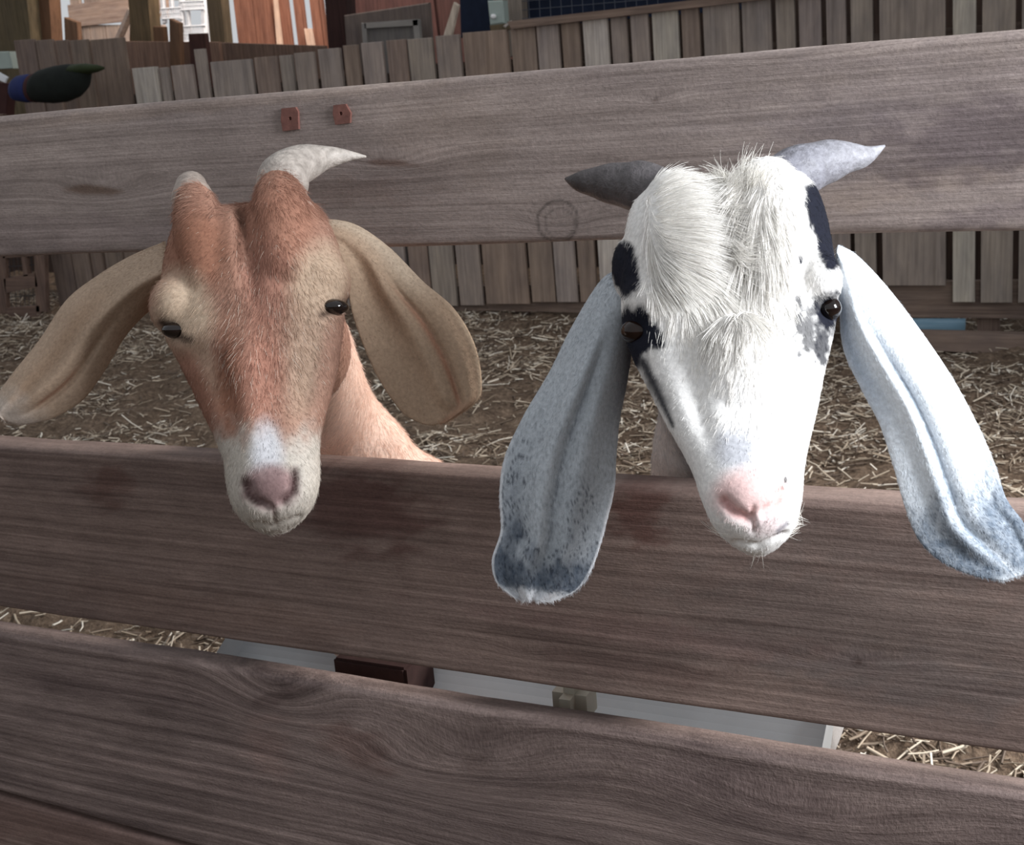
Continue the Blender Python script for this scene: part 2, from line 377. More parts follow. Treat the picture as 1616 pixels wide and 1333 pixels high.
G = [(27, 60, 64, 484, 3), (61, 89, 64, 484, 3), (92, 112, 64, 484, 3), (115, 144, 64, 484, 3), (147, 201, 63, 484, 3),
     (206, 246, 108, 484, 2), (249, 264, 107, 484, 0), (268, 303, 104, 484, 0), (308, 326, 78, 484, 0), (331, 397, 98, 484, 0), (401, 437, 91, 484, 1),
     (441, 462, 88, 484, 0), (465, 497, 84, 484, 0), (503, 539, 78, 483, 0), (543, 567, 72, 483, 1), (572, 607, 68, 483, 0), (612, 644, 64, 483, 1), (646, 686, 62, 483, 0),
     (690, 729, 57, 482, 0), (733, 805, 52, 480, 1, 0), (809, 849, 43, 477, 1), (850, 885, 38, 477, 0), (889, 918, 33, 477, 1), (923, 963, 28, 478, 2), (967, 993, 24, 478, 0), (998, 1027, 21, 478, 0),
     (1032, 1074, 13, 478, 2), (1078, 1107, 8, 478, 1), (1112, 1170, 2, 477, 0), (1173, 1220, -6, 476, 0), (1226, 1257, -12, 476, 0), (1262, 1298, -16, 476, 0), (1305, 1337, -18, 476, 0),
     (1343, 1379, -22, 476, 0), (1388, 1493, -25, 451, 0), (1503, 1541, -30, 477, 2), (1549, 1603, -35, 478, 0), (1611, 1665, -38, 478, 0), (1670, 1720, -40, 478, 0)]
for g_ in G: picket(*g_[:5], dy=rng.uniform(-.006, .006))
pf_rail = board_mat('rail_brown', (88, 74, 67), (132, 116, 106))
o = board('fence_rail', [(640, 452), (1760, 441), (1760, 505), (640, 489)], YP+.035, .035, pf_rail, pf, along='h')
o = board('fence_rail', [(190, 150), (1760, 22), (1760, 52), (190, 172)], YP+.035, .035, pf_rail, pf, (.6, .6, .6), along='h')
o = board('cap_rail', [(800, 34), (1300, -24), (1300, -12), (806, 46)], YP-.03, .06, pf_rail, pf, (1.05, 1.02, 1), along='h')
for a, b, y0 in ((797, 835, 470), (1542, 1577, 490), (300, 335, 460)):
    board('post', [(a, y0), (b, y0), (b, y0+50), (a, y0+50)], YP+.075, .07, pf_rail, pf, (.95, .9, .9))
# small gate at the left end
gate = thing('gate', 'dark timber gate with wire-filled openings behind the tan goat\'s raised ear', 'gate', tuple(PY(np.array(20.), np.array(485.), YP-.1)*np.array([1, 1, 0])))
YG = YP-.12
for q, al in (([(-140, 180), (4, 180), (10, 495), (-134, 500)], 'v'), ([(46, 180), (62, 180), (73, 492), (57, 493)], 'v'), ([(5, 440), (56, 430), (60, 452), (8, 463)], 'h'),
          ([(9, 486), (62, 482), (64, 500), (11, 505)], 'h'), ([(3, 380), (50, 378), (52, 404), (4, 408)], 'h'), ([(33, 404), (40, 403), (44, 436), (37, 437)], 'v')):
    board('gate_board', q, YG, .03, PM[3], gate, (1, .95, .95), al)
wm = plain('dark_wire', (40, 40, 46), .5, .5)
def tube(pts, rad, seg=8, cap=True):
    pts = np.asarray(pts, float); n = len(pts); rad = np.broadcast_to(np.asarray(rad, float), (n,))
    tg = np.gradient(pts, axis=0); tg /= np.linalg.norm(tg, axis=1)[:, None]+1e-9
    a = np.array([0, 0, 1.]) if abs(tg[0, 2]) < .9 else np.array([1., 0, 0])
    V = []; s = np.cross(tg[0], a); s /= np.linalg.norm(s)
    for i in range(n):
        s = s-tg[i]*(s@tg[i]); s /= np.linalg.norm(s); b = np.cross(tg[i], s)
        for k in range(seg):
            t_ = 2*math.pi*k/seg; V.append(pts[i]+rad[i]*(math.cos(t_)*s+math.sin(t_)*b))
    Fc = []
    for i in range(n-1):
        for k in range(seg): k2 = (k+1) % seg; Fc.append((i*seg+k, i*seg+k2, (i+1)*seg+k2, (i+1)*seg+k))
    if cap: Fc.append(tuple(range(seg))[::-1]); Fc.append(tuple(range((n-1)*seg, n*seg)))
    return np.array(V), Fc
class MB:
    def __init__(s): s.V = []; s.F = []; s.n = 0
    def add(s, V, Fc):
        s.V.append(np.asarray(V, float)); s.F += [tuple(i+s.n for i in f) for f in Fc]; s.n += len(V)
    def build(s, name, mat, parent=None, smooth=False):
        return link(name, mesh_np(name, np.vstack(s.V), s.F, mat, smooth=smooth), parent)
b = MB()
for i in range(7):
    x = 14+i*7; b.add(*tube([PY(np.array(x*1.), np.array(400.), YG+.02), PY(np.array(x+5.), np.array(490.), YG+.02)], .002, 4))
for i in range(6):
    y = 405+i*16; b.add(*tube([PY(np.array(4.), np.array(y+1.), YG+.02), PY(np.array(60.), np.array(y-4.), YG+.02)], .002, 4))
o = b.build('wire_mesh', wm, gate)
# dark backing wall inside the shed behind the gate and pickets
shed = board_mat('shed_wall', (46, 36, 32), (74, 58, 50))
w_ = board('wall_back', [(-900, 190), (2100, 20), (2100, 560), (-900, 520)], 5.9, .05, shed, None, (1, 1, 1), 'v'); structure(w_)
w_ = board('wall_right', [(880, -500), (2600, -500), (2600, 300), (880, 300)], 5.8, .05, shed, None, (1, 1, 1), 'v'); structure(w_)
# ------------------------------------------------------------------ blue pipe and plank lying under the fence
bp = plain('blue_plastic', (150, 190, 214), .35, .5, .05)
b = MB(); A = PY(np.array(1330.), np.array(514.), YP+.16); B = PY(np.array(1523.), np.array(515.), YP+.16)
b.add(*tube([A, B], .034, 20)); o = b.build('drain_pipe', bp, None, True); tag(o, 'light blue plastic pipe lying under the far picket fence', 'pipe')
o = board('fallen_plank', [(1335, 524), (1790, 536), (1790, 572), (1335, 545)], YP-.12, .10, PM[1], None, (.92, .9, .9), 'h')
tag(o, 'flat grey-brown plank lying on the straw below the blue pipe', 'plank')

# ------------------------------------------------------------------ barn interior beyond the pickets, upper left
YB = 7.4
orange = board_mat('orange_plank', (104, 66, 52), (150, 106, 88)); tan = board_mat('tan_plank', (176, 150, 134), (226, 204, 188))
olive = board_mat('olive_post', (78, 68, 52), (112, 98, 78)); brownp = board_mat('brown_post', (88, 64, 48), (118, 88, 68)); darkp = board_mat('dark_post', (44, 28, 26), (66, 44, 42))
bw = thing('barn_wall', 'plank wall of the barn beyond the pickets, lit pinkish orange at upper left', 'wall', tuple(PY(np.array(300.), np.array(70.), YB)*np.array([1, 1, 0])))
def bp_(x0, x1, y0, y1, mat, t_=1., Y=YB, name='wall_plank', al='v', sk=None, par=bw, th=.03, dxb=0):
    k = .12 if sk is None else sk; h = (y1-y0)*k
    return board(name, [(x0, y0), (x1, y0), (x1+h+dxb, y1), (x0+h+dxb, y1)], Y, th, mat, par, (t_, t_, t_), al)
bp_(86, 101, -200, 170, tan, .9); bp_(108, 136, -200, 8, tan, .75); bp_(137, 161, -200, 6, tan, .8); bp_(162, 184, -200, 4, tan, .8)
for a, b_ in ((108, 128), (129, 140), (141, 165), (166, 190), (191, 215), (230, 243), (244, 258)):
    bp_(a, b_, 39, 170, tan, rng.uniform(.95, 1.1))
o = board('wall_plank', [(106, 8), (262, -12), (264, 27), (110, 43)], YB-.03, .03, tan, bw, (.92, .86, .84), 'h')
bp_(186, 300, -200, 0, tan, .72)
for a, b_, t_ in ((352, 381, 1.), (382.5, 411, .92), (412.5, 437, 1.02), (446, 461, .9), (472, 486, .85), (487.5, 492, .7)):
    bp_(a-8, b_-8, -200, 170, orange, t_)
bp_(496, 516, -200, 170, PM[1], .8, name='wall_plank', sk=.12)
bp_(520, 660, -200, 170, darkp, 1.1, Y=YB+.02); bp_(652, 860, -200, 170, darkp, .9, Y=YB+.06)
bp_(-160, 20, -200, 170, darkp, 1.2, Y=YB+.02)
for a, b_, y1 in ((434, 441, 68), (483, 487, 70), (489, 493, 71)):
    o = board('batten', [(a-3, -5 if a < 480 else 45), (a+2, -5 if a < 480 else 45), (b_+6, y1+20), (a+4, y1+20)], YB-.06, .02, tan, bw, (1, .95, .9))
# posts and braces in front of that wall
def solo(name, label, cat, quad, Y, th, mat, tint=(1, 1, 1), al='v', group=None):
    o = board(name, quad, Y, th, mat, None, tint, al, .004); tag(o, label, cat, group); return o
solo('barn_post', 'olive-stained post at the upper left corner of the view', 'post', [(-60, -90), (34, -90), (62, 200), (-40, 200)], 5.35, .1, olive, (.8, .82, .8))
solo('barn_post', 'orange-brown post between the olive corner post and the white gap', 'post', [(38, -90), (72, -90), (88, 160), (56, 160)], 5.45, .1, brownp)
solo('barn_post', 'olive-brown post left of the white plastic shelf', 'post', [(196, -90), (226, -90), (247, 160), (213, 160)], 5.3, .1, olive, (.95, .88, .8))
solo('barn_post', 'slim grey-brown post right of the white plastic shelf', 'post', [(318, -90), (340, -90), (362, 140), (338, 140)], 5.35, .08, olive, (1.15, 1.1, 1.1))
solo('barn_post', 'nearly black post between the orange planks and the framed panel', 'post', [(505, -90), (541, -90), (553, 110), (521, 110)], 5.5, .1, darkp, (.8, .75, .75))
solo('barn_post', 'grey post beside the grey-green electrical box', 'post', [(790, -90), (818, -90), (828, 90), (800, 90)], 5.0, .07, PM[0], (.85, .85, .8))
solo('brace', 'pale-edged diagonal brace rising to the olive-brown post', 'brace', [(202, 12), (205, 18), (184, 66), (178, 66)], 5.4, .05, tan)
solo('brace', 'brown diagonal brace plank behind its pale-edged neighbour', 'brace', [(205, 18), (216, 30), (230, 470), (200, 470)], 5.47, .05, brownp)
solo('offcut', 'short tilted offcut leaning against the white gap', 'offcut', [(101, 27), (121, 35), (150, 470), (118, 470)], 5.4, .04, brownp, (1.1, 1.15, 1.2))
solo('offcut', 'blunt brown offcut leaning beside the olive-brown post', 'offcut', [(241, 41), (257, 42), (296, 470), (272, 470)], 5.18, .04, brownp, (.9, .92, .88))
solo('offcut', 'tilted brown offcut with a square end in front of the white shelf', 'offcut', [(267, 29), (282, 36), (300, 470), (278, 470)], 5.05, .04, brownp, (.85, .88, .9))
solo('offcut', 'dark square-ended board standing behind the pale pickets', 'offcut', [(297, 53), (322, 52), (368, 470), (330, 470)], 4.9, .04, darkp, (1.3, 1.2, 1.1))
o = board('plank_row', [(86, 64), (345, 66), (384, 470), (130, 470)], 5.15, .03, PM[3], None, (1.35, 1.2, 1.12), 'v'); tag(o, 'brown boarding between the posts, just above the pickets', 'boarding')
o = board('plank_row', [(350, 67), (512, 72), (540, 470), (390, 470)], 5.15, .03, PM[3], None, (1.0, .92, .88), 'v'); tag(o, 'dark boarding below the orange planks', 'boarding')
# white plastic shelf with lattice
white = plain('white_plastic', (225, 228, 232), .35, .5, .03)
sh = thing('plastic_shelf', 'white plastic lattice shelving unit between two barn posts', 'shelf', tuple(PY(np.array(290.), np.array(60.), 6.2)*np.array([1, 1, 0])))
YS = 6.2
def sb(q, name='frame', Y=YS, th=.03): return board(name, q, Y, th, white, sh, bevel=.002)
sb([(247, -60), (251, -60), (260, 36), (256, 38)], 'upright'); sb([(280, -60), (285, -60), (290, 70), (284, 70)], 'upright'); sb([(314, -60), (319, -60), (324, 70), (319, 70)], 'upright'); sb([(325, -60), (327, -60), (331, 70), (328, 70)], 'upright', Y=6.6)
sb([(262, -60), (265, -60), (272, 20), (269, 20)], 'upright'); sb([(293, 14), (296, 14), (299, 52), (295, 52)], 'upright')
for y0, y1, x0, x1 in ((14, 30, 254, 286), (3, 16, 284, 322), (42, 66, 287, 324), (32, 64, 270, 288)):
    b = MB()
    nx_ = int((x1-x0)/3.4)
    for i in range(nx_+1):
        for sg in (-1, 1):
            xa = x0+i*3.4; b.add(*tube([PY(np.array(xa), np.array(y0*1.), YS), PY(np.array(xa+sg*4.), np.array(y1*1.), YS)], .0035, 4))
    b.add(*tube([PY(np.array(x0*1.), np.array(y0*1.), YS), PY(np.array(x1*1.), np.array(y0-2.), YS)], .006, 6))
    b.add(*tube([PY(np.array(x0+1.), np.array((y0+y1)/2), YS), PY(np.array(x1*1.), np.array((y0+y1)/2-2.), YS)], .004, 6))
    b.add(*tube([PY(np.array(x0+2.), np.array(y1*1.), YS), PY(np.array(x1*1.), np.array(y1-2.), YS)], .006, 6))
    b.build('lattice', white, sh)
# framed panel, navy cover, box, stick
fr = thing('framed_panel', 'grey panel in a pale frame leaning behind the pickets', 'panel', tuple(PY(np.array(610.), np.array(60.), 5.3)*np.array([1, 1, 0])))
gp = board_mat('grey_panel', (92, 88, 86), (112, 108, 106)); gp2 = board_mat('pale_frame', (120, 116, 112), (146, 142, 138))
board('panel', [(574, 40), (655, 36), (690, 470), (612, 470)], 5.32, .02, gp, fr)
board('frame', [(570, 36), (577, 36), (612, 470), (605, 470)], 5.3, .03, gp2, fr); board('frame', [(574, 36), (660, 30), (660, 40), (575, 45)], 5.3, .03, gp2, fr, along='h'); board('frame', [(651, 31), (660, 30), (697, 470), (688, 470)], 5.3, .03, gp2, fr)
solo('boarding', 'brownish grey board behind the framed panel', 'board', [(543, 24), (676, 4), (710, 470), (575, 470)], 5.45, .03, gp, (1.0, .86, .8))
solo('stick', 'pale split stick leaning on the far fence', 'stick', [(716, 3), (723, 8), (708, 72), (695, 70)], YP+.022, .02, PM[2], (1.0, .95, .88))
navy = plain('navy_fabric', (22, 30, 48), .8, .2, .2)
for q, l in (([(723, -80), (776, -80), (778, 60), (727, 60)], 'navy blue sheet hanging left of the electrical box'), ([(815, -80), (1180, -80), (1180, 14), (826, 44)], 'navy blue sheet behind wire above the pickets')):
    o = solo('navy_sheet', l, 'sheet', q, 5.1, .012, navy)
b = MB()
for i in range(13):
    x = 832+i*17.; b.add(*tube([PY(np.array(x), np.array(-40.), 5.0), PY(np.array(x+4), np.array(40.), 5.0)], .0018, 4))
for i in range(4):
    y = -20+i*14.; b.add(*tube([PY(np.array(824.), np.array(y+8), 5.0), PY(np.array(1060.), np.array(y-12), 5.0)], .0018, 4))
o = b.build('wire_netting', plain('wire_grey', (70, 74, 84), .5, .5)); tag(o, 'thin wire netting over the navy sheet right of the grey post', 'netting')
eb = thing('electrical_box', 'small grey-green electrical box with a round white knob', 'electrical box', tuple(PY(np.array(782.), np.array(40.), 4.85)*np.array([1, 1, 0])))
boxm = plain('box_green_grey', (150, 162, 156), .5, .4, .04)
board('housing', [(769, 1), (793, 0), (796, 37), (773, 40)], 4.85, .06, boxm, eb, bevel=.006)
kp = PY(np.array(780.), np.array(26.), 4.85)
b = MB(); b.add(*tube([kp+[0, .01, 0], kp+[0, -.02, 0]], .0115, 16)); b.build('knob', plain('knob_white', (236, 236, 236), .4), eb, True)
solo('box_bracket', 'olive wooden block under the electrical box', 'block', [(772, 40), (797, 37), (799, 46), (774, 50)], 4.85, .08, olive)
solo('stick', 'thin pale stick beside the electrical box', 'stick', [(793, 41), (806, 32), (808, 35), (797, 44)], 4.8, .01, PM[2])
# cap on the far fence
def blob(name, sects, mat, parent, seg=20):
    V = []; n = len(sects)
    for (c0, ax, ay, a_, b_) in sects:
        for k in range(seg):
            t_ = 2*math.pi*k/seg; V.append(c0+ax*a_*math.cos(t_)+ay*b_*math.sin(t_))
    Fc = [tuple(range(seg))[::-1], tuple(range((n-1)*seg, n*seg))]
    for i in range(n-1):
        for k in range(seg): k2 = (k+1) % seg; Fc.append((i*seg+k, i*seg+k2, (i+1)*seg+k2, (i+1)*seg+k))
    return link(name, mesh_np(name, np.array(V), Fc, mat, smooth=True), parent)
YC = 3.95
cap = thing('cap', 'dark green cloth cap with blue back panel and pointed peak on the far fence', 'cap', tuple(PY(np.array(100.), np.array(165.), YC)))
def capsec(x, yt, yb, dep):
    a = PY(np.array(x*1.), np.array(yt*1.), YC); b_ = PY(np.array(x*1.), np.array(yb*1.), YC)
    return ((a+b_)/2, (a-b_)/2, np.array([0, dep, 0]), 1, 1)
dkg = plain('dark_green_cloth', (24, 28, 26), .9, .2, .2); blu = plain('blue_cloth', (34, 42, 84), .8, .2); redm = plain('red_trim', (58, 32, 34), .8, .2); lime = plain('olive_cloth', (40, 48, 28), .8, .2)
blob('crown', [capsec(*s) for s in ((56, 117, 160, .07), (65, 110, 162, .08), (85, 104, 163, .085), (105, 101, 161, .085), (122, 101, 154, .07), (133, 102, 143, .05), (138, 104, 130, .03))], dkg, cap)
blob('back_panel', [capsec(*s) for s in ((24, 124, 158, .05), (30, 119, 160, .062), (42, 117, 162, .068), (53, 117, 161, .069))], blu, cap)
blob('red_trim', [capsec(*s) for s in ((52, 116, 161, .0705), (58, 115, 162, .0725))], redm, cap)
blob('peak', [capsec(*s) for s in ((118, 101, 120, .06), (135, 100, 118, .055), (152, 102, 114, .035), (163, 105, 110, .01))], lime, cap)
o = solo('bottle', 'pale green plastic tub at the very left edge above the strap', 'tub', [(-25, 82), (14, 81), (20, 108), (-20, 110)], 4.4, .08, boxm, (.8, .9, .85))
o = solo('strap', 'white strap end beside the blue back of the cap', 'strap', [(-12, 108), (12, 122), (8, 131), (-12, 122)], 4.38, .01, white)
o = solo('sack', 'dark reddish sack hanging at the left edge', 'sack', [(-30, 128), (13, 132), (10, 182), (-26, 182)], 4.4, .06, plain('dark_red_cloth', (62, 36, 34), .9), (1, 1, 1))

# ------------------------------------------------------------------ feed trough behind the lower gap
tr = thing('feed_trough', 'long white plastic feed trough seen through the gap between the lower planks', 'trough', tuple(PY(np.array(850.), np.array(1100.), .12)))
tw = plain('trough_plastic', (206, 212, 216), .35, .5, .06, 14)
A = PY(np.array(392.), np.array(1022.), .135); B = PY(np.array(1316.), np.array(1172.), .135); zt = (A[2]+B[2])/2+.03
def trough_mesh(x0, x1, y0, yc, z0, rad, th):
    V = []; n = 15; xs = np.linspace(x0, x1, 9)
    for x in xs:
        for r_ in (rad, rad-th):
            for k in range(n):
                a = math.pi+.75+(math.pi-.75)*k/(n-1); V.append((x, yc+r_*math.cos(a), z0+r_*1.3*math.sin(a)))
    Fc = []; m2 = 2*n
    for i in range(len(xs)-1):
        for k in range(n-1):
            Fc.append((i*m2+k, (i+1)*m2+k, (i+1)*m2+k+1, i*m2+k+1)); Fc.append((i*m2+n+k+1, (i+1)*m2+n+k+1, (i+1)*m2+n+k, i*m2+n+k))
        Fc.append((i*m2, i*m2+n, (i+1)*m2+n, (i+1)*m2)); Fc.append((i*m2+n-1, (i+1)*m2+n-1, (i+1)*m2+2*n-1, i*m2+2*n-1))
    for i in (0, len(xs)-1): Fc.append(tuple(i*m2+k for k in range(n)))
    return np.array(V), Fc
rd = .05; V, Fc = trough_mesh(A[0], B[0], 0, .095, zt+.028, rd, .004)
link('trough_body', mesh_np('trough_body', V, Fc, tw, smooth=False), tr)
ba = PY(np.array(560.), np.array(1050.), .10); bb = PY(np.array(672.), np.array(1065.), .10)
def boxw(name, p0, p1, mat, parent, bev=.003):
    import bmesh
    bm = bmesh.new(); bmesh.ops.create_cube(bm, size=1)
    for v in bm.verts: v.co = Vector([(p0[i]+p1[i])/2+v.co[i]*(p1[i]-p0[i]) for i in range(3)])
    bmesh.ops.bevel(bm, geom=bm.edges[:], offset=bev, segments=2, affect='EDGES')
    me = bpy.data.meshes.new(name); bm.to_mesh(me); bm.free(); me.materials.append(mat); return link(name, me, parent)
boxw('wooden_block', (ba[0], .06, zt-.03), (bb[0], .12, zt+.02), plain('dark_red_wood', (58, 40, 38), .8, .2, .2, 60), tr)['label'] = 'dark red-brown wooden block'
ca = PY(np.array(890.), np.array(1095.), .09); cb = PY(np.array(943.), np.array(1105.), .09)
boxw('bracket', (ca[0], .05, zt-.02), (cb[0], .10, zt+.03), plain('cream_plastic', (176, 170, 156), .5), tr, .012)['label'] = 'cream rounded bracket'



# ------------------------------------------------------------------ goats
def ftube(pts, rads, seg=22, sub=8):
    """tapering round limb through the given joints"""
    pts = np.asarray(pts, float); rads = np.asarray(rads, float); n = len(pts)
    P = []; Rr = []
    for i in range(n-1):
        p0 = pts[max(i-1, 0)]; p1 = pts[i]; p2 = pts[i+1]; p3 = pts[min(i+2, n-1)]
        for k in range(sub):
            t = k/sub; P.append(.5*((2*p1)+(-p0+p2)*t+(2*p0-5*p1+4*p2-p3)*t*t+(-p0+3*p1-3*p2+p3)*t**3))
            q = t*t*(3-2*t); Rr.append(rads[i]*(1-q)+rads[i+1]*q)
    P.append(pts[-1]); Rr.append(rads[-1]); P = np.array(P); Rr = np.array(Rr)
    # domed ends
    d0 = P[0]-P[1]; d0 /= np.linalg.norm(d0); d1 = P[-1]-P[-2]; d1 /= np.linalg.norm(d1)
    A = [P[0]+d0*Rr[0]*math.sin(a) for a in (1.45, 1.1, .6)]; B = [P[-1]+d1*Rr[-1]*math.sin(a) for a in (.6, 1.1, 1.45)]
    ra = [Rr[0]*math.cos(a) for a in (1.45, 1.1, .6)]; rb = [Rr[-1]*math.cos(a) for a in (.6, 1.1, 1.45)]
    return tube(np.vstack([A, P, B]), np.concatenate([ra, Rr, rb]), seg)
def ellipsoid(c, ax, r, nu=24, nv=16):
    V = []; c = np.asarray(c, float)
    for j in range(1, nv):
        ph = math.pi*j/nv
        for i in range(nu):
            th = 2*math.pi*i/nu
            V.append(c+ax[0]*r[0]*math.cos(th)*math.sin(ph)+ax[1]*r[1]*math.sin(th)*math.sin(ph)+ax[2]*r[2]*math.cos(ph))
    V.append(c+ax[2]*r[2]); V.append(c-ax[2]*r[2]); a = len(V)-2; Fc = []
    for j in range(nv-2):
        for i in range(nu): i2 = (i+1) % nu; Fc.append((j*nu+i, (j+1)*nu+i, (j+1)*nu+i2, j*nu+i2))
    for i in range(nu): i2 = (i+1) % nu; Fc.append((a, i, i2)); Fc.append((a+1, (nv-2)*nu+i2, (nv-2)*nu+i))
    return np.array(V), Fc
def catmull(A, n):
    A = np.asarray(A, float); m_ = len(A); out = []
    for s in np.linspace(0, m_-1, n):
        i = min(int(s), m_-2); t = s-i
        p0 = A[max(i-1, 0)]; p1 = A[i]; p2 = A[i+1]; p3 = A[min(i+2, m_-1)]
        out.append(.5*((2*p1)+(-p0+p2)*t+(2*p0-5*p1+4*p2-p3)*t*t+(-p0+3*p1-3*p2+p3)*t**3))
    return np.array(out)
CAX = (RT, UP, -FW)     # axes for small ellipsoids: right, up, towards the viewer
def head_loft(st, d0, nring=70, seg=44, expo=2.35):
    S = catmull(st, nring); V = []
    for (lx, ly, rx, ry, wf, wb, wm) in S:
        for k in range(seg):
            a = 2*math.pi*k/seg; ca, sa = math.cos(a), math.sin(a)
            cu = math.copysign(abs(ca)**(2/expo), ca); su = math.copysign(abs(sa)**(2/expo), sa)
            t = .5+.5*cu; x = lx+(rx-lx)*t; y = ly+(ry-ly)*t
            w = wm+su*(wf-wm if su > 0 else wm-wb)
            V.append(PD(np.array(x), np.array(y), d0-w))
    n = len(S); Fc = [tuple(range(seg))[::-1], tuple(range((n-1)*seg, n*seg))]
    for i in range(n-1):
        for k in range(seg): k2 = (k+1) % seg; Fc.append((i*seg+k, i*seg+k2, (i+1)*seg+k2, (i+1)*seg+k))
    return np.array(V), Fc
def remeshed(parts, voxel, smooth=5):
    V = []; Fc = []; n = 0
    for v, f in parts: V.append(v); Fc += [tuple(i+n for i in q) for q in f]; n += len(v)
    me = mesh_np('tmp', np.vstack(V), Fc)
    import bmesh
    bm = bmesh.new(); bm.from_mesh(me); bmesh.ops.recalc_face_normals(bm, faces=bm.faces[:]); bm.to_mesh(me); bm.free()
    o = link('tmp', me); md = o.modifiers.new('r', 'REMESH'); md.mode = 'VOXEL'; md.voxel_size = voxel; md.use_smooth_shade = True
    sm_ = o.modifiers.new('s', 'SMOOTH'); sm_.factor = .5; sm_.iterations = smooth
    dg = bpy.context.evaluated_depsgraph_get(); dg.update()
    out = bpy.data.meshes.new_from_object(o.evaluated_get(dg)); bpy.data.objects.remove(o); bpy.data.meshes.remove(me)
    return out
def getv(me):
    V = np.empty(len(me.vertices)*3); me.vertices.foreach_get('co', V); V = V.reshape(-1, 3)
    N_ = np.empty(len(me.vertices)*3); me.vertex_normals.foreach_get('vector', N_); return V, N_.reshape(-1, 3)
def ell(px, py, x, y, rx, ry, ang=0, soft=.35, nz=0., seed=0):
    a = math.radians(ang); ex = px-x; ey = py-y
    u = (ex*math.cos(a)+ey*math.sin(a))/rx; v = (-ex*math.sin(a)+ey*math.cos(a))/ry
    r = np.sqrt(u*u+v*v)
    if nz: r = r+nz*(fbm(px/9, py/14, seed, 4)-.5)*2
    return 1-sstep(1-soft, 1+soft, r)
def blend(C, c, w): return C*(1-w[:, None])+lin(c)[None]*w[:, None]
def seg_dist(px, py, pts):
    best = np.full(px.shape, 1e9)
    for (x0, y0), (x1, y1) in zip(pts[:-1], pts[1:]):
        dx, dy = x1-x0, y1-y0; t = np.clip(((px-x0)*dx+(py-y0)*dy)/(dx*dx+dy*dy), 0, 1)
        best = np.minimum(best, np.hypot(px-x0-t*dx, py-y0-t*dy))
    return best
def fur(name, me, parent, mat, n, maskf, lenf, flowf, colf, rad=.00013, lift=.35, pts=5, curl=.15, seed=1, clump=0.):
    r_ = np.random.default_rng(seed); me.calc_loop_triangles()
    T = np.empty(len(me.loop_triangles)*3, np.int32); me.loop_triangles.foreach_get('vertices', T); T = T.reshape(-1, 3)
    V, N_ = getv(me); cen = V[T].mean(1); px, py, z = project(cen)
    ar = .5*np.linalg.norm(np.cross(V[T[:, 1]]-V[T[:, 0]], V[T[:, 2]]-V[T[:, 0]]), axis=1)
    nn = N_[T].mean(1); vis = (nn*(CAM-cen)).sum(1)/np.linalg.norm(CAM-cen, axis=1)
    w = ar*maskf(px, py, cen)*(vis > -.35)
    k = r_.choice(len(T), n, p=w/w.sum()); b = r_.random((n, 2)); fl = b.sum(1) > 1; b[fl] = 1-b[fl]
    A, B, C_ = V[T[k, 0]], V[T[k, 1]], V[T[k, 2]]
    P = A+(B-A)*b[:, :1]+(C_-A)*b[:, 1:]; Nn = N_[T[k]].mean(1); Nn /= np.linalg.norm(Nn, axis=1)[:, None]
    px, py, z = project(P); fx, fy = flowf(px, py)
    if clump: fx = fx+clump*(fbm(px/9, py/16, seed, 2)-.5)*2
    d = fx[:, None]*RT-fy[:, None]*UP+0.*FW; d -= Nn*(d*Nn).sum(1)[:, None]; d /= np.linalg.norm(d, axis=1)[:, None]+1e-9
    d += r_.normal(0, curl, (n, 3)); L = lenf(px, py)*r_.uniform(.6, 1.25, n)
    lf = lift*r_.uniform(.4, 1.5, n)*(1 if not clump else .25+1.5*fbm(px/8, py/14, seed+9, 2))
    pos = np.zeros((n, pts, 3))
    for i in range(pts):
        t = i/(pts-1)
        pos[:, i] = P-Nn*.0006+(d*(t*L)[:, None])+Nn*(L*lf*(t-.62*t*t))[:, None]
    hc = bpy.data.hair_curves.new(name); hc.add_curves([pts]*n)
    hc.attributes['position'].data.foreach_set('vector', pos.ravel())
    rr = np.tile(np.linspace(1, .25, pts), n)*rad*np.repeat(r_.uniform(.7, 1.3, n), pts)
    ra = hc.attributes.get('radius') or hc.attributes.new('radius', 'FLOAT', 'POINT'); ra.data.foreach_set('value', rr)
    cc = colf(px, py, r_); ca = hc.attributes.new('col', 'FLOAT_COLOR', 'CURVE')
    ca.data.foreach_set('color', np.hstack([np.clip(cc, 0, 1), np.ones((n, 1))]).ravel())
    hc.materials.append(mat); return link(name, hc, parent)
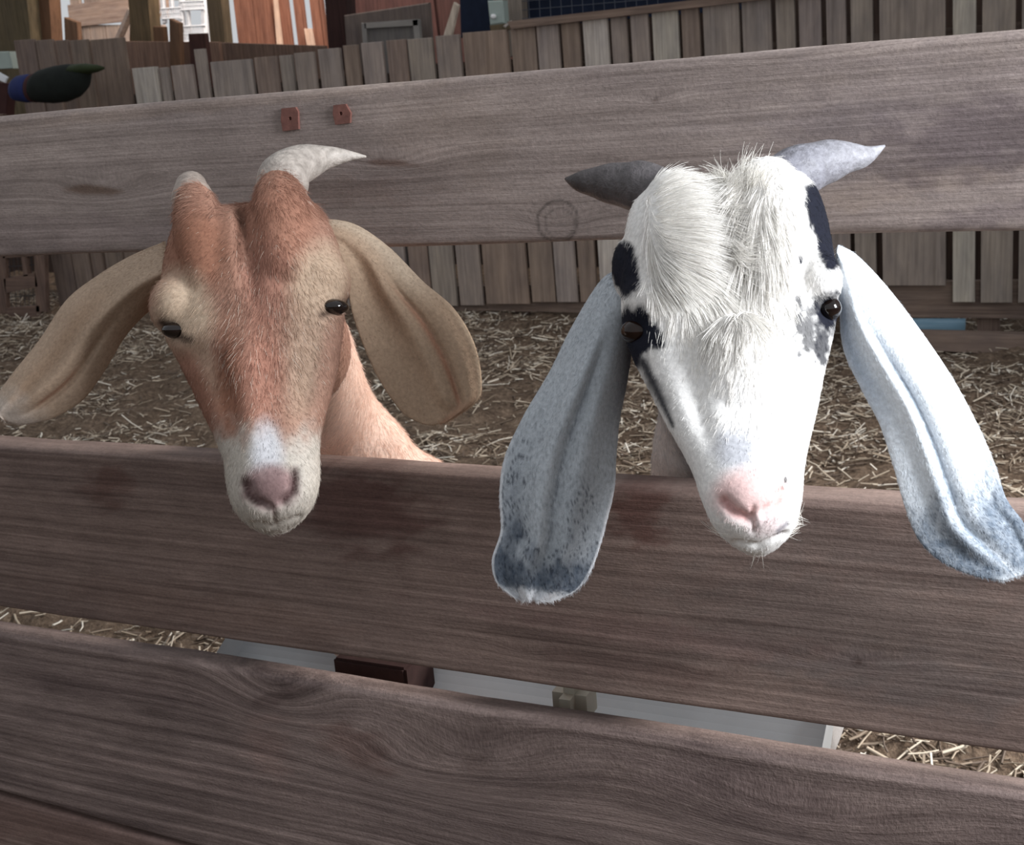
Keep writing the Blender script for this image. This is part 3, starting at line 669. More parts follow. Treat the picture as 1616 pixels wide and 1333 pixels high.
def ear_mesh(left, right, d_of, relief, n=110, m_=64, th=.004):
    """left/right: outlines from root to tip in picture points; d_of(px,py,s,t) distance; relief pushes towards the viewer"""
    Lp = catmull(left, n); Rp = catmull(right, n)
    s = np.linspace(0, 1, n)[:, None]; t = np.linspace(0, 1, m_)[None]
    X = Lp[:, :1]*(1-t)+Rp[:, :1]*t; Y = Lp[:, 1:]*(1-t)+Rp[:, 1:]*t
    D = d_of(X, Y, s, t)-relief(s+0*t, t+0*s)
    edge = np.sqrt(np.clip(1-(2*t-1)**2, 0, 1))*np.sqrt(np.clip(np.minimum(s, 1-s)*14, 0.02, 1))
    front = PD(X, Y, D-th*.5*edge); back = PD(X, Y, D+th*.5*edge+.0004)
    V = np.concatenate([front.reshape(-1, 3), back.reshape(-1, 3)]); idx = np.arange(n*m_).reshape(n, m_)
    q = lambda a, b, c, d: np.stack([a, b, c, d], -1).reshape(-1, 4)
    o_ = n*m_
    F1 = q(idx[:-1, :-1], idx[1:, :-1], idx[1:, 1:], idx[:-1, 1:]); F2 = q(idx[:-1, :-1], idx[:-1, 1:], idx[1:, 1:], idx[1:, :-1])+o_
    F3 = q(idx[:-1, 0], idx[:-1, 0]+o_, idx[1:, 0]+o_, idx[1:, 0]); F4 = q(idx[:-1, -1], idx[1:, -1], idx[1:, -1]+o_, idx[:-1, -1]+o_)
    F5 = q(idx[0, :-1], idx[0, 1:], idx[0, 1:]+o_, idx[0, :-1]+o_); F6 = q(idx[-1, :-1], idx[-1, :-1]+o_, idx[-1, 1:]+o_, idx[-1, 1:])
    st = np.stack([(s+0*t).ravel(), (t+0*s).ravel()], 1); st = np.vstack([st, st])
    return V, np.concatenate([F1, F2, F3, F4, F5, F6]), st
def horn_mesh(pts, rads, seg=22, ridges=.05, n=46, flat=.75):
    A = catmull(pts, n); R_ = catmull(np.array(rads)[:, None], n)[:, 0]
    R_ = np.maximum(R_, .0006)*(1+ridges*np.sin(np.linspace(0, 26, n))*np.linspace(1, .2, n))
    return tube(A, R_, seg)
def hoof(p, r=.022): return (p, r)
skin = fur_skin('goat_skin'); hairm = hair_mat('goat_hair')
eyem = NT('goat_eye', .06, .6); eyem.col(lin((22, 14, 12))); eyem = eyem.m
amber = NT('goat_eye_amber', .14, .35); tcx = amber.n('ShaderNodeTexCoord').outputs['Object']; amber.col(lin((34, 21, 16))); amber = amber.m

def goat_body(P0, heading, size, tw, front_leg_dx=.0):
    """torso, legs and tail behind the fence. P0 chest point, heading = unit vector chest to rump"""
    h = np.array(heading, float); h /= np.linalg.norm(h); s = np.array([-h[1], h[0], 0]); z = np.array([0, 0, 1.])
    Hs = size; B = lambda a, b, c: np.array([P0[0], P0[1], 0])+h*a*Hs+s*b*Hs+z*c
    top = tw
    parts = [ftube([P0, B(.10, 0, top-.125), B(.26, 0, top-.135), B(.42, 0, top-.13), B(.54, 0, top-.12), B(.60, 0, top-.12)], [.075, .11, .125, .128, .108, .07], 30)]
    for sd in (-1, 1):
        b = .065*sd
        parts.append(ftube([B(.11, b*.8, top-.16), B(.10, b, top-.27), B(.12, b, .25), B(.105, b, .05), B(.09, b, .022)], [.06, .036, .022, .015, .021], 16))
        parts.append(ftube([B(.53, b*.8, top-.13), B(.50, b*1.1, top-.25), B(.60, b, .25), B(.565, b, .05), B(.55, b, .022)], [.085, .05, .021, .016, .021], 16))
    parts.append(ftube([B(.61, 0, top-.07), B(.66, 0, top-.05), B(.69, 0, top-.09)], [.022, .018, .012], 12))
    return parts

# ---- tan goat -------------------------------------------------------
D1 = .93
st1 = [(300, 332, 474, 312, -.004, -.034, -.02), (276, 352, 500, 326, .016, -.05, -.02), (262, 392, 522, 358, .028, -.062, -.014), (254, 440, 538, 402, .036, -.07, -.008),
       (252, 486, 542, 446, .042, -.072, -.002), (258, 526, 544, 488, .048, -.07, .004), (280, 568, 540, 532, .056, -.062, .010), (302, 612, 532, 584, .066, -.045, .018),
       (322, 655, 520, 634, .078, -.02, .032), (341, 694, 507, 680, .090, .0, .046), (353, 726, 504, 714, .099, .015, .058), (357, 760, 505, 750, .106, .028, .068),
       (364, 792, 500, 782, .108, .04, .072), (380, 818, 486, 810, .102, .048, .072), (404, 836, 464, 831, .088, .054, .07), (424, 843, 446, 841, .078, .058, .068)]
hd = head_loft(st1, D1)
B1 = PD(np.array(585.), np.array(790.), 1.33)
parts = [hd,
    ftube([PD(np.array(430.), np.array(455.), .97), PD(np.array(468.), np.array(560.), 1.07), PD(np.array(507.), np.array(648.), 1.255), PD(np.array(558.), np.array(738.), 1.315), B1], [.045, .05, .054, .068, .09], 30),
    # hair-covered horn roots, brow ridges, jaw
    ftube([PD(np.array(309.), np.array(318.), .945), PD(np.array(318.), np.array(370.), .925), PD(np.array(330.), np.array(440.), .91)], [.015, .021, .017]),
    ftube([PD(np.array(440.), np.array(288.), .955), PD(np.array(444.), np.array(340.), .93), PD(np.array(452.), np.array(420.), .905)], [.015, .023, .018]),
    ellipsoid(PD(np.array(294.), np.array(484.), .934), CAX, (.027, .027, .0385)), ellipsoid(PD(np.array(500.), np.array(446.), .934), CAX, (.0265, .027, .0385)),
    ellipsoid(PD(np.array(395.), np.array(640.), .885), CAX, (.028, .055, .025))]
body1 = goat_body(B1, (-.05, 1, 0), .84, .56)
me1 = remeshed(parts+body1, .0023, 12)
def bumps(me, lst, gate=None):
    V, N_ = getv(me); px, py, z = project(V); vv = (N_*(CAM-V)).sum(1)/np.linalg.norm(CAM-V, axis=1)
    fr = sstep(.0, .35, vv)*(z < 1.05); dz = np.zeros(len(V))
    for it in lst:
        if it[0] == 'g': _, x, y, rx, ry, a, amp = it; dz += amp*np.exp(-(_q(px, py, x, y, rx, ry, a)))
        else: _, pts, wd_, amp = it; dz += amp*np.exp(-(seg_dist(px, py, pts)/wd_)**2)
    V = V+N_*(dz*fr)[:, None]; me.vertices.foreach_set('co', V.ravel()); me.update()
def _q(px, py, x, y, rx, ry, a):
    a = math.radians(a); ex = px-x; ey = py-y
    return ((ex*math.cos(a)+ey*math.sin(a))/rx)**2+((-ex*math.sin(a)+ey*math.cos(a))/ry)**2
bumps(me1, [('g', 396, 400, 14, 70, -4, -.008), ('g', 378, 335, 8, 46, -3, -.010), ('g', 381, 400, 11, 46, 0, -.004), ('g', 352, 620, 18, 60, -12, -.007), ('g', 486, 600, 18, 80, 4, -.006), ('g', 306, 560, 18, 26, 30, -.006),
    ('s', [(389, 765), (400, 790), (420, 800)], 7, -.0065), ('s', [(464, 748), (462, 775), (446, 792)], 7, -.0065), ('g', 428, 765, 30, 22, 0, .003),
    ('s', [(432, 800), (434, 822)], 3, -.002), ('s', [(398, 826), (434, 831), (474, 815)], 3.5, -.0022), ('g', 400, 640, 20, 80, 0, .003), ('g', 270, 522, 16, 10, 30, -.004), ('g', 530, 484, 16, 10, -20, -.004),
    ('g', 345, 340, 16, 40, 0, .0), ('g', 300, 640, 8, 60, 10, 0)])
def col1(px, py, z=None):
    C = np.tile(lin((158, 121, 104)), (len(px), 1))
    nz = fbm(px/16, py/26, 5, 4)
    C = blend(C, (140, 98, 79), ell(px, py, 310, 395, 52, 66, 0, .5, .2)*.95)
    C = blend(C, (156, 112, 93), ell(px, py, 445, 350, 55, 70, 0, .5, .2)*.8)
    C = blend(C, (168, 122, 106), ell(px, py, 415, 440, 32, 70, 0, .6, .3)*.6)
    C = blend(C, (190, 168, 146), ell(px, py, 290, 492, 46, 62, -12, .45, .15))
    C = blend(C, (186, 162, 140), ell(px, py, 508, 446, 46, 62, 14, .45, .15))
    C = blend(C, (180, 156, 136), ell(px, py, 480, 560, 38, 90, 6, .6, .2)*.8)
    C = blend(C, (172, 146, 126), ell(px, py, 330, 580, 16, 60, -20, .6, .2)*.7)
    C = blend(C, (142, 98, 78), ell(px, py, 364, 620, 22, 95, -3, .6, .2)*.85)
    C = blend(C, (138, 98, 81), ell(px, py, 310, 625, 26, 75, -20, .5, .15)*.85)
    C = blend(C, (176, 128, 110), ell(px, py, 415, 590, 36, 80, 2, .6, .2)*.8)
    C = blend(C, (156, 120, 104), ell(px, py, 520, 590, 22, 90, 8, .5, .2)*.7)
    C = blend(C, (182, 174, 164), sstep(655, 720, py+(nz-.5)*60)*(py < 900)*((z < 1.05) if z is not None else 1))
    C = blend(C, (204, 204, 208), ell(px, py, 420, 715, 24, 45, 0, .6, .2)*.9)
    C = blend(C, (146, 122, 120), ell(px, py, 426, 768, 44, 36, 0, .3, .1)*.95)
    C = blend(C, (104, 78, 78), ell(px, py, 430, 768, 30, 20, 0, .5, .6)*.55)
    C = blend(C, (70, 46, 46), np.exp(-(seg_dist(px, py, [(386, 756), (392, 780), (408, 794)])/6)**2)*.9)
    C = blend(C, (78, 54, 54), np.exp(-(seg_dist(px, py, [(466, 742), (464, 772), (448, 790)])/6)**2)*.85)
    C = blend(C, (96, 70, 66), np.exp(-(seg_dist(px, py, [(432, 800), (434, 822)])/3)**2)*.5)
    C = blend(C, (52, 34, 28), np.exp(-(seg_dist(px, py, [(256, 508), (276, 528), (300, 536)])/7)**2)*.9)
    C = blend(C, (52, 34, 28), np.exp(-(seg_dist(px, py, [(508, 496), (526, 490), (544, 476)])/6)**2)*.9)
    C = blend(C, (92, 60, 48), np.exp(-(seg_dist(px, py, [(378, 335), (376, 380), (380, 410)])/6)**2)*.7)
    if z is not None: C = np.where((z > 1.06)[:, None], lin((238, 208, 192))[None]*(.92+.16*nz[:, None]), C)  # neck and body paler than the face: light from behind painted in
    return C
V, N_ = getv(me1); px, py, z = project(V); set_attrs(me1, {'col': col1(px, py, z)}); me1.materials.append(skin)
g1 = thing('goat', 'tan and orange-brown goat with pale muzzle and wide drooping tan ears', 'goat', (B1[0], B1[1]+.25, 0), 'goats at the pen fence')
b1 = link('body', me1, g1)
def flow1(px, py):
    fx = (px-400)/160.+np.where(py < 420, .2*np.sign(px-385), 0); fy = np.ones_like(px)
    return fx+.25*(fbm(px/25, py/25, 8)-.5)*2, fy
def hc1(px, py, r_):
    z = np.full(len(px), 1.) ; C = col1(px, py, z); k = r_.random(len(px)); br = ell(px, py, 420, 540, 90, 150, 0, .5)
    C = C*r_.uniform(.75, 1.25, (len(px), 1)); C = np.where((k < .1*br+.01)[:, None], lin((224, 206, 190))[None], C)
    return C
fur('fur', me1, g1, hairm, 60000, lambda x, y, c: (project(c)[2] < 1.06)*(1-ell(x, y, 426, 772, 42, 34))*(1-ell(x, y, 272, 520, 18, 10, 30, .2))*(1-ell(x, y, 531, 484, 16, 11, -15, .2)),
    lambda x, y: .0042+.005*ell(x, y, 420, 500, 80, 120, 0, .6)+.004*(y < 340), flow1, hc1, .00013, .28, seed=3)
fur('neck_fur', me1, g1, hairm, 22000, lambda x, y, c: (project(c)[2] > 1.06)*(y < 760)*(x > 480)*(x < 700), lambda x, y: .008+0*x, lambda x, y: (.25+0*x, 1+0*x),
    lambda x, y, r_: lin((240, 212, 196))[None]*r_.uniform(.75, 1.2, (len(x), 1)), .00016, .2, seed=4)  # neck hairs share the paler tone with the light painted in
def eye(px, py, d, r, mat, parent, sc=(1, 1, 1)):
    V, Fc = ellipsoid(PD(np.array(float(px)), np.array(float(py)), d), CAX, (r*sc[0], r*sc[1], r*sc[2]), 28, 20)
    return link('eye', mesh_np('eye', V, Fc, mat, smooth=True), parent)
eye(279, 521, .908, .0098, eyem, g1, (1.15, .66, 1.2)); eye(527, 485, .908, .0098, eyem, g1, (1.15, .66, 1.2))
hornm = NT('horn', .5, .4); ax_ = hornm.attr('col').outputs['Color']; tcx = hornm.n('ShaderNodeTexCoord').outputs['Object']
nn_ = hornm.noise(tcx, 160, 4, .6); hornm.col(hornm.mix(1., ax_, hornm.ramp(nn_, [(.3, (.65, .64, .63)), (.7, (1.15, 1.15, 1.15))]), 'MULTIPLY')); hornm.bump(nn_, .6, .003); hornm = hornm.m
def horn(pts, rads, c0, c1, parent):
    P = [PD(np.array(float(a)), np.array(float(b)), c_) for a, b, c_ in pts]
    V, Fc = horn_mesh(P, rads); n = len(V); t = np.linspace(0, 1, n)[:, None]
    C = lin(c0)*(1-t)+lin(c1)*t
    return link('horn', mesh_np('horn', V, Fc, hornm, {'col': C}, True), parent)
horn([(312, 350, .945), (305, 318, .96), (302, 296, .985), (308, 292, 1.03), (318, 306, 1.055)], [.017, .0165, .013, .008, .002], (156, 138, 126), (176, 166, 158), g1)
horn([(446, 330, .95), (444, 296, .958), (458, 268, .97), (498, 252, .99), (540, 246, 1.0), (578, 247, 1.005)], [.020, .021, .018, .0125, .006, .0008], (158, 148, 140), (186, 178, 170), g1)

def make_ear(name, left, right, dof, rel, colf, parent, n_hair, hl, flow, seed=0, th=.004, soft=True):
    V, Q, st = ear_mesh(left, right, dof, rel, th=th); px, py, _ = project(V)
    me = mesh_np(name, V, Q, skin, {'col': colf(px, py, st[:, 0], st[:, 1])}, smooth=True)
    o = link(name, me, parent)
    # colours of the short hairs come from the nearest place on the ear
    Lp = catmull(left, 60); Rp = catmull(right, 60)
    tt = np.linspace(0, 1, 24); gx_ = (Lp[:, None, 0]*(1-tt)+Rp[:, None, 0]*tt).ravel(); gy_ = (Lp[:, None, 1]*(1-tt)+Rp[:, None, 1]*tt).ravel()
    gs = np.repeat(np.linspace(0, 1, 60), 24); gt = np.tile(tt, 60)
    def hcol(x, y, r_):
        out = np.zeros(len(x), int)
        for i in range(0, len(x), 4000): out[i:i+4000] = ((x[i:i+4000, None]-gx_)**2+(y[i:i+4000, None]-gy_)**2).argmin(1)
        return colf(x, y, gs[out], gt[out], .9)*r_.uniform(.8, 1.2, (len(x), 1))
    fur('ear_fur', me, o, hairm, n_hair, lambda x, y, c: 1.+0*x, lambda x, y: hl+0*x, flow, hcol, .00012, .3, seed=seed+11)
    return o
G2 = lambda t, c, w: np.exp(-((t-c)/w)**2)
# tan goat, ear held out to the left of the picture
def ec1(px, py, s, t, k=1.):
    C = np.tile(lin((174, 152, 132)), (len(px), 1)); n = fbm(px/18, py/18, 3, 4)
    C = blend(C, (152, 126, 104), np.clip(G2(t, .32, .16)*sstep(.1, .4, s)*(1-sstep(.62, .8, s))+.5*G2(t, .68, .1)*sstep(.35, .5, s)*(1-sstep(.65, .8, s)), 0, 1)*.8)
    C = blend(C, (188, 176, 166), sstep(.62, .8, s+.1*(n-.5))*.85)
    C = blend(C, (146, 104, 84), G2(t, .66, .025)*sstep(.42, .5, s)*(1-sstep(.62, .68, s))*.6)
    C = blend(C, (160, 108, 84), G2(s, .02, .09)*sstep(.55, .9, t)*.9)
    return C*(.93+.14*n[:, None])
make_ear('ear', [(262, 380), (205, 404), (150, 437), (104, 474), (62, 536), (22, 586), (-8, 628), (-14, 648), (6, 664)],
         [(262, 474), (230, 496), (196, 534), (166, 584), (132, 630), (90, 657), (60, 666), (34, 670), (14, 668)],
         lambda X, Y, s, t: .955+.03*s+.035*(2*t-1)**2*(1-s)+0*X, lambda s, t: .007*G2(t, .5, .12)*(1-sstep(.6, .85, s))-.004*G2(t, .7, .05)*sstep(.2, .45, s)*(1-sstep(.6, .8, s))+.004*G2(t, .25, .1)*sstep(.5, .75, s),
         ec1, g1, 26000, .0026, lambda x, y: (-.7+0*x, .8+0*x), 1)
def ec2(px, py, s, t, k=1.):
    C = np.tile(lin((168, 144, 122)), (len(px), 1)); n = fbm(px/18, py/18, 31, 4)
    C = blend(C, (186, 168, 148), G2(t, .9, .2)*(1-sstep(.3, .5, s))*.8)
    C = blend(C, (150, 120, 98), G2(t, .42, .1)*sstep(.1, .3, s)*(1-sstep(.4, .6, s))*.7)
    C = blend(C, (168, 126, 104), G2(t, .64+.1*(s-.5), .03)*sstep(.3, .5, s)*(1-sstep(.8, .9, s))*.9)
    C = blend(C, (160, 118, 96), sstep(.78, .95, s)*G2(t, .7, .22)*.6)
    C = blend(C, (214, 190, 164), G2(t, .98, .02)*sstep(.4, .6, s)*.8)
    return C*(.93+.14*n[:, None])
make_ear('ear', [(492, 372), (528, 392), (546, 424), (553, 482), (572, 542), (600, 602), (634, 650), (660, 666), (678, 671)],
         [(496, 344), (556, 352), (612, 388), (668, 444), (716, 486), (748, 540), (760, 598), (752, 634), (704, 668)],
         lambda X, Y, s, t: .945+.0*s-.012*s+.03*(1-s)*(t-.2)+0*X, lambda s, t: .006*G2(t, .52, .1)*sstep(.15, .4, s)*(1-sstep(.75, .9, s))-.004*G2(t, .66+.1*(s-.5), .035)*sstep(.25, .45, s)*(1-sstep(.75, .9, s))+.004*G2(t, .82, .1)*sstep(.2, .5, s)*(1-sstep(.85, 1, s))-.005*G2(t, .25, .15)*(1-sstep(.5, .8, s)),
         ec2, g1, 26000, .0026, lambda x, y: (.55+0*x, .85+0*x), 2)

# ---- white goat -----------------------------------------------------
D2 = .775
st2 = [(1024, 296, 1262, 268, -.004, -.030, -.018), (1000, 318, 1286, 290, .012, -.042, -.018), (988, 356, 1302, 328, .022, -.05, -.012), (982, 410, 1314, 384, .030, -.056, -.008),
       (980, 468, 1322, 442, .036, -.06, -.002), (984, 522, 1322, 494, .041, -.058, .004), (1000, 570, 1312, 546, .048, -.052, .009), (1026, 620, 1300, 596, .057, -.036, .018),
       (1050, 668, 1290, 648, .067, -.016, .030), (1074, 710, 1278, 696, .076, .0, .040), (1094, 750, 1270, 740, .084, .012, .050), (1106, 788, 1267, 780, .090, .024, .058),
       (1122, 824, 1260, 818, .090, .034, .062), (1142, 850, 1246, 846, .082, .042, .062), (1166, 868, 1226, 866, .072, .046, .06), (1186, 877, 1210, 876, .064, .05, .057)]
hd = head_loft(st2, D2)
B2 = PD(np.array(1140.), np.array(900.), 1.22)
parts = [hd,
    ftube([PD(np.array(1150.), np.array(450.), .80), PD(np.array(1146.), np.array(545.), .90), PD(np.array(1142.), np.array(640.), 1.03), PD(np.array(1140.), np.array(745.), 1.13), B2], [.042, .048, .054, .066, .085], 30),
    ftube([PD(np.array(1062.), np.array(318.), .788), PD(np.array(1066.), np.array(370.), .768), PD(np.array(1076.), np.array(440.), .752)], [.020, .023, .018]),
    ftube([PD(np.array(1212.), np.array(296.), .79), PD(np.array(1216.), np.array(350.), .768), PD(np.array(1214.), np.array(430.), .752)], [.021, .025, .018]),
    ellipsoid(PD(np.array(1024.), np.array(480.), .768), CAX, (.018, .021, .028)), ellipsoid(PD(np.array(1284.), np.array(446.), .768), CAX, (.017, .021, .028)), ellipsoid(PD(np.array(987.), np.array(424.), .795), CAX, (.009, .020, .02)),
    ellipsoid(PD(np.array(1165.), np.array(640.), .735), CAX, (.028, .06, .025))]
me2 = remeshed(parts+goat_body(B2, (-.14, 1, 0), 0.8, .55), .0021, 12)
bumps(me2, [('g', 1140, 360, 12, 60, -6, -.006), ('s', [(1132, 290), (1142, 340), (1150, 390)], 9, -.008), ('g', 1160, 480, 20, 60, 0, -.003), ('g', 1100, 640, 18, 70, -16, -.004), ('g', 1262, 620, 16, 80, 6, -.005),
    ('s', [(1142, 790), (1158, 808), (1180, 818)], 8, -.0055), ('s', [(1236, 772), (1226, 795), (1206, 808)], 7, -.004), ('g', 1184, 775, 34, 24, 0, .003),
    ('s', [(1188, 800), (1190, 838)], 3.5, -.0025), ('s', [(1160, 856), (1196, 862), (1240, 842)], 4, -.0028), ('g', 1000, 524, 16, 14, 10, -.004), ('g', 1308, 488, 14, 14, -10, -.004)])
def col2(px, py, z=None):
    C = np.tile(lin((240, 238, 235)), (len(px), 1)); nz = fbm(px/14, py/20, 15, 4)
    C = blend(C, (214, 210, 206), ell(px, py, 1020, 480, 30, 90, 0, .6, .4)*.6)  # soft grey paints shading onto the left side of the head
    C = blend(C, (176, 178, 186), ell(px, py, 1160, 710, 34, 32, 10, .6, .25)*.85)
    C = blend(C, (226, 192, 188), ell(px, py, 1182, 780, 58, 40, 0, .35, .08)*.95)
    C = blend(C, (208, 160, 156), np.exp(-(seg_dist(px, py, [(1142, 790), (1158, 808), (1178, 818)])/9)**2)*.9)
    C = blend(C, (222, 178, 172), np.exp(-(seg_dist(px, py, [(1236, 772), (1226, 795), (1206, 808)])/7)**2)*.6)
    C = blend(C, (206, 150, 144), np.exp(-(seg_dist(px, py, [(1188, 800), (1190, 830)])/3)**2)*.7)
    C = blend(C, (228, 206, 206), ell(px, py, 1210, 826, 30, 20, -15, .5, .1)*.7)
    C = blend(C, (120, 116, 126), np.exp(-(seg_dist(px, py, [(1228, 838), (1244, 824)])/4)**2)*.8)
    C = blend(C, (50, 46, 48), ell(px, py, 1240, 757, 3, 6, 0, .3)*.9)
    K = (27, 29, 40)
    C = blend(C, K, ell(px, py, 984, 395, 20, 14, 0, .2, .25, 3)); C = blend(C, K, ell(px, py, 986, 426, 22, 44, -8, .15, .25, 4))
    C = blend(C, K, ell(px, py, 1000, 524, 38, 42, 10, .15, .3, 5)); C = blend(C, K, ell(px, py, 1030, 532, 24, 16, 30, .2, .35, 6)); C = blend(C, K, ell(px, py, 978, 566, 34, 28, 0, .3, .25, 7))
    C = blend(C, K, ell(px, py, 1296, 330, 24, 50, -16, .15, .3, 8)); C = blend(C, K, ell(px, py, 1312, 385, 26, 42, -10, .15, .3, 9))
    C = blend(C, K, ell(px, py, 1308, 490, 20, 34, 0, .3, .6, 10)); C = blend(C, K, ell(px, py, 1263, 410, 4, 8, 0, .3)); C = blend(C, K, ell(px, py, 1298, 540, 12, 26, 0, .3, .9, 12)*.9)
    C = blend(C, K, ell(px, py, 1276, 505, 20, 40, 0, .4, 1.6, 13)*.8); C = blend(C, K, ell(px, py, 1304, 640, 5, 46, 6, .4, .4, 14)*.6)
    C = blend(C, K, np.exp(-(seg_dist(px, py, [(1014, 570), (1034, 610), (1062, 672)])/(2+13*nz*(1-sstep(600, 700, py))))**2)*.95)
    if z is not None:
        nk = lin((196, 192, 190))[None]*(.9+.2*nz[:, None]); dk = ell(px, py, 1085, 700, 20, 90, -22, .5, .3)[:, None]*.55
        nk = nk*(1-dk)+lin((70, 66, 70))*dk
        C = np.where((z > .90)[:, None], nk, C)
    return C
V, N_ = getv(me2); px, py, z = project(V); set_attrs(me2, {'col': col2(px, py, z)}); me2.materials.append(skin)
g2 = thing('goat', 'white goat with black eye patches, pink nose, curved dark horns and long speckled grey ears', 'goat', (B2[0], B2[1]+.25, 0), 'goats at the pen fence')
link('body', me2, g2)
def flow2(px, py):
    left = (px < 1140+(py-290)*.15)
    fx = np.where(left, 1.5*(1-sstep(390, 520, py))*sstep(990, 1040, px)+.05, .35*(px-1200)/60.); fy = np.where(left, .35+.65*sstep(330, 470, py), 1.)
    lowr = sstep(520, 620, py); fx = fx*(1-lowr)+lowr*((px-1180)/170.)
    sidel = 1-sstep(1005, 1045, px); fx = fx*(1-sidel)-.35*sidel
    n = (fbm(px/28, py/28, 18)-.5)
    return fx+.35*n*(1-lowr)+.2*n, fy
def hc2(px, py, r_):
    z = np.full(len(px), .8); C = col2(px, py, z)
    return C*r_.uniform(.82, 1.1, (len(px), 1))
mask2 = lambda x, y, c: (project(c)[2] < .93)*(1-ell(x, y, 1184, 784, 52, 38))*(1-ell(x, y, 1004, 525, 16, 13))*(1-ell(x, y, 1308, 488, 13, 13))
fur('fur', me2, g2, hairm, 80000, mask2, lambda x, y: .0035+.006*ell(x, y, 1140, 400, 120, 130, 0, .5)+.002*ell(x, y, 1180, 540, 90, 120, 0, .5), flow2, hc2, .00014, .16, curl=.1, seed=5, clump=.3)
fur('forehead_hair', me2, g2, hairm, 20000, lambda x, y, c: (project(c)[2] < .93)*(x > 1022)*(x < 1262)*np.clip(ell(x, y, 1120, 400, 100, 130, -5, .6)+.5*ell(x, y, 1210, 390, 60, 110, 0, .5)+.4*ell(x, y, 1155, 540, 60, 110, 0, .6), 0, 1),
    lambda x, y: .007+.02*ell(x, y, 1120, 380, 110, 120, 0, .6)+.006*ell(x, y, 1180, 480, 60, 90, 0, .6), flow2, lambda x, y, r_: lin((246, 243, 238))[None]*r_.uniform(.88, 1.05, (len(x), 1)), .00021, .26, 8, .035, seed=6, clump=.45)
fur('poll_tuft', me2, g2, hairm, 500, lambda x, y, c: (project(c)[2] < .93)*ell(x, y, 1172, 290, 34, 18), lambda x, y: .014+0*x, lambda x, y: ((x-1172)/40., -1+0*x),
    lambda x, y, r_: lin((240, 236, 228))[None]*r_.uniform(.8, 1.05, (len(x), 1)), .00018, .6, 6, .3, seed=16)
fur('neck_fur', me2, g2, hairm, 12000, lambda x, y, c: (project(c)[2] > .93)*(y < 790)*(x < 1130), lambda x, y: .007+0*x, lambda x, y: (0*x, 1+0*x),
    lambda x, y, r_: col2(x, y, np.full(len(x), 1.))*r_.uniform(.8, 1.15, (len(x), 1)), .00016, .2, seed=7)
def wf(x, y): return np.where(np.abs(x-1195) < 30, .08*(x-1195)/10, 1.2*np.sign(x-1195)), np.where(np.abs(x-1195) < 30, 1., .45)
fur('whiskers', me2, g2, hairm, 90, lambda x, y, c: (project(c)[2] < .9)*np.clip((y > 860)*(np.abs(x-1195) < 8)*.35+ell(x, y, 1252, 830, 14, 40)+.6*ell(x, y, 1140, 845, 14, 24), 0, 1),
    lambda x, y: np.where(np.abs(x-1195) < 20, .018, .012), wf, lambda x, y, r_: lin((236, 232, 224))[None]*np.ones((len(x), 1)), .00011, .35, 6, .12, seed=8)
eye(1006, 523, .7615, .0104, amber, g2, (1.05, .8, 1.2)); eye(1306, 487, .7605, .0095, eyem, g2, (.9, .85, 1.2))
horn([(1068, 330, .80), (1030, 300, .812), (988, 292, .822), (945, 288, .83), (912, 286, .835), (892, 282, .84)], [.020, .0175, .016, .0115, .0065, .0008], (96, 92, 94), (66, 60, 60), g2)
horn([(1210, 310, .80), (1240, 282, .812), (1284, 262, .822), (1326, 250, .83), (1364, 246, .835), (1396, 230, .84)], [.020, .0185, .0165, .0125, .0072, .0008], (112, 112, 122), (168, 168, 174), g2)
def ec3(px, py, s, t, k=1.):
    C = np.tile(lin((186, 192, 198)), (len(px), 1)); n = fbm(px/20, py/30, 41, 4); sp = fbm(px/2.6, py/4.5, 43, 2); s2 = fbm(px/5., py/7., 47, 3)
    edge = np.minimum(t, 1-t)
    dk = np.clip(1.*sstep(.66, .84, s+.25*(n-.5))*(1-sstep(.89, .95, s+.05*(s2-.5)))+.45*G2(t, .12, .12)*sstep(.35, .6, s)+.25*G2(t, .75, .15)*sstep(.4, .6, s), 0, 1)
    C = blend(C, (66, 78, 94), dk*(.65+.35*s2))
    C = blend(C, (92, 98, 108), G2(t, .5, .014)*sstep(.15, .3, s)*(1-sstep(.7, .8, s))*.6*(s2 > .4))
    C = blend(C, (44, 50, 62), (sp > .68)*sstep(.2, .45, s)*(.4+.6*(dk > .15))*.7)
    C = blend(C, (232, 234, 238), np.clip(sstep(.89, .95, s+.05*(s2-.5))+(edge < .03)*sstep(.4, .6, s)*.7, 0, 1))
    C = blend(C, (44, 48, 62), G2(t, 1., .22)*(1-sstep(.12, .42, s))*.9)
    return C*(.95+.1*n[:, None])
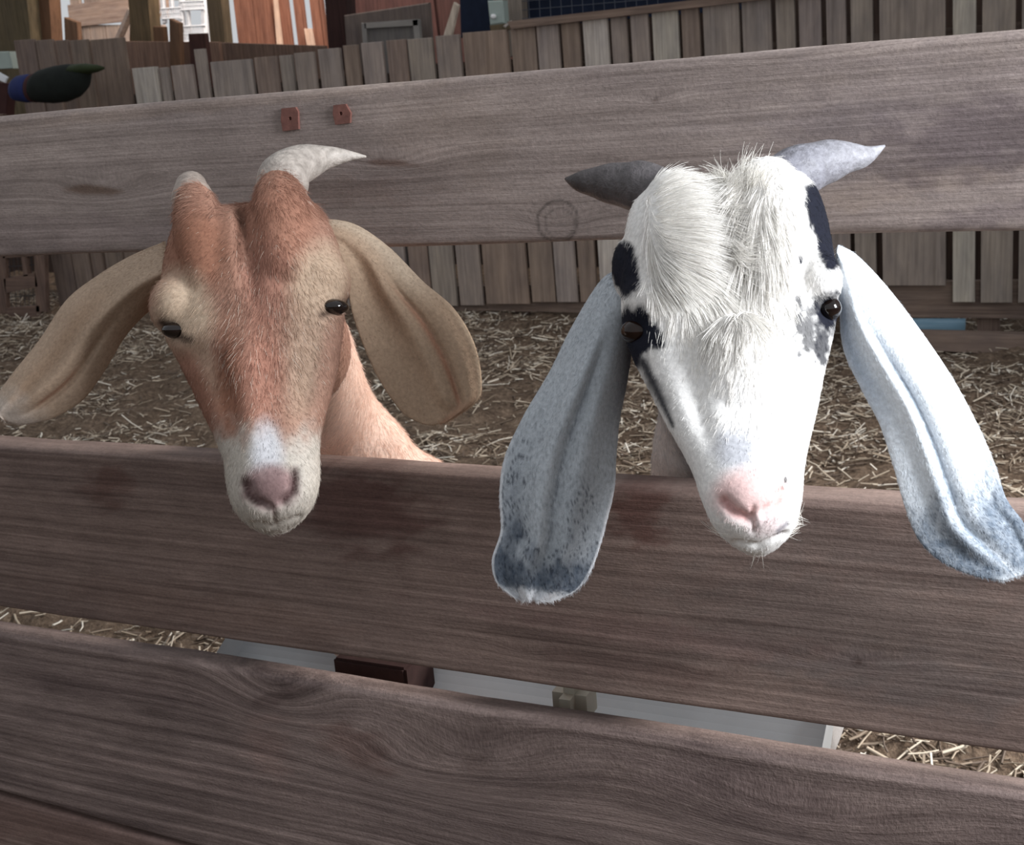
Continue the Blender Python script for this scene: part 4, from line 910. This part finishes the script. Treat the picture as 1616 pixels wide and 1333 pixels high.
make_ear('ear', [(984, 424), (950, 440), (905, 510), (866, 588), (826, 656), (796, 722), (788, 780), (790, 836), (776, 884), (784, 920), (812, 944)],
         [(996, 470), (998, 540), (990, 604), (978, 664), (973, 720), (970, 770), (958, 822), (944, 872), (928, 910), (906, 934), (868, 950)],
         lambda X, Y, s, t: .80+.012*s-.03*np.sin(np.clip(s*1.2, 0, 1)*3.14)*0+.02*(2*t-1)**2*(1-s)+0*X, lambda s, t: .007*G2(t, .38, .1)*sstep(.1, .3, s)-.003*G2(t, .5, .045)*sstep(.15, .3, s)*(1-sstep(.75, .9, s))+.006*G2(t, .68, .12)*sstep(.1, .4, s)-.005*G2(t, .16, .07)*sstep(.5, .8, s),
         ec3, g2, 42000, .0032, lambda x, y: (-.1+.6*sstep(850, 930, y), 1.+0*x), 3)
def ec4(px, py, s, t, k=1.):
    C = np.tile(lin((226, 232, 238)), (len(px), 1)); n = fbm(px/20, py/30, 61, 4); sp = fbm(px/2.8, py/4.5, 63, 2); s2 = fbm(px/5., py/7., 67, 3)
    dk = np.clip(1.*sstep(.5, .76, s+.22*(n-.5))*(1-.75*sstep(.94, .99, s))*(1-.6*G2(t, .5, .09))+.5*G2(t, .85, .1)*sstep(.6, .8, s), 0, 1)
    C = blend(C, (74, 90, 108), dk*(.55+.45*s2)); C = blend(C, (52, 60, 74), (sp > .7)*(dk > .3)*.5)
    C = blend(C, (120, 134, 150), G2(t, .48, .03)*sstep(.2, .35, s)*(s2 > .3)*.75)
    C = blend(C, (160, 174, 192), G2(t, .1, .14)*(1-sstep(.25, .5, s))*.8)
    return C*(.95+.1*n[:, None])
make_ear('ear', [(1318, 410), (1324, 470), (1330, 548), (1358, 612), (1388, 670), (1408, 730), (1428, 800), (1450, 852), (1486, 886), (1536, 908), (1584, 916)],
         [(1322, 386), (1352, 402), (1400, 452), (1452, 520), (1502, 594), (1542, 668), (1570, 732), (1588, 786), (1616, 826), (1628, 866), (1622, 904)],
         lambda X, Y, s, t: .795-.02*s+.012*(2*t-1)**2*(1-s)+0*X, lambda s, t: .006*G2(t, .38, .1)*sstep(.1, .3, s)*(1-sstep(.75, .95, s))-.0025*G2(t, .48, .045)*sstep(.15, .3, s)*(1-sstep(.7, .88, s))+.005*G2(t, .64, .12)*sstep(.1, .4, s)*(1-sstep(.75, .95, s))-.003*G2(t, .85, .06)*sstep(.6, .8, s)*(1-sstep(.85, .95, s)),
         ec4, g2, 42000, .003, lambda x, y: (.5+0*x, 1.+0*x), 4)
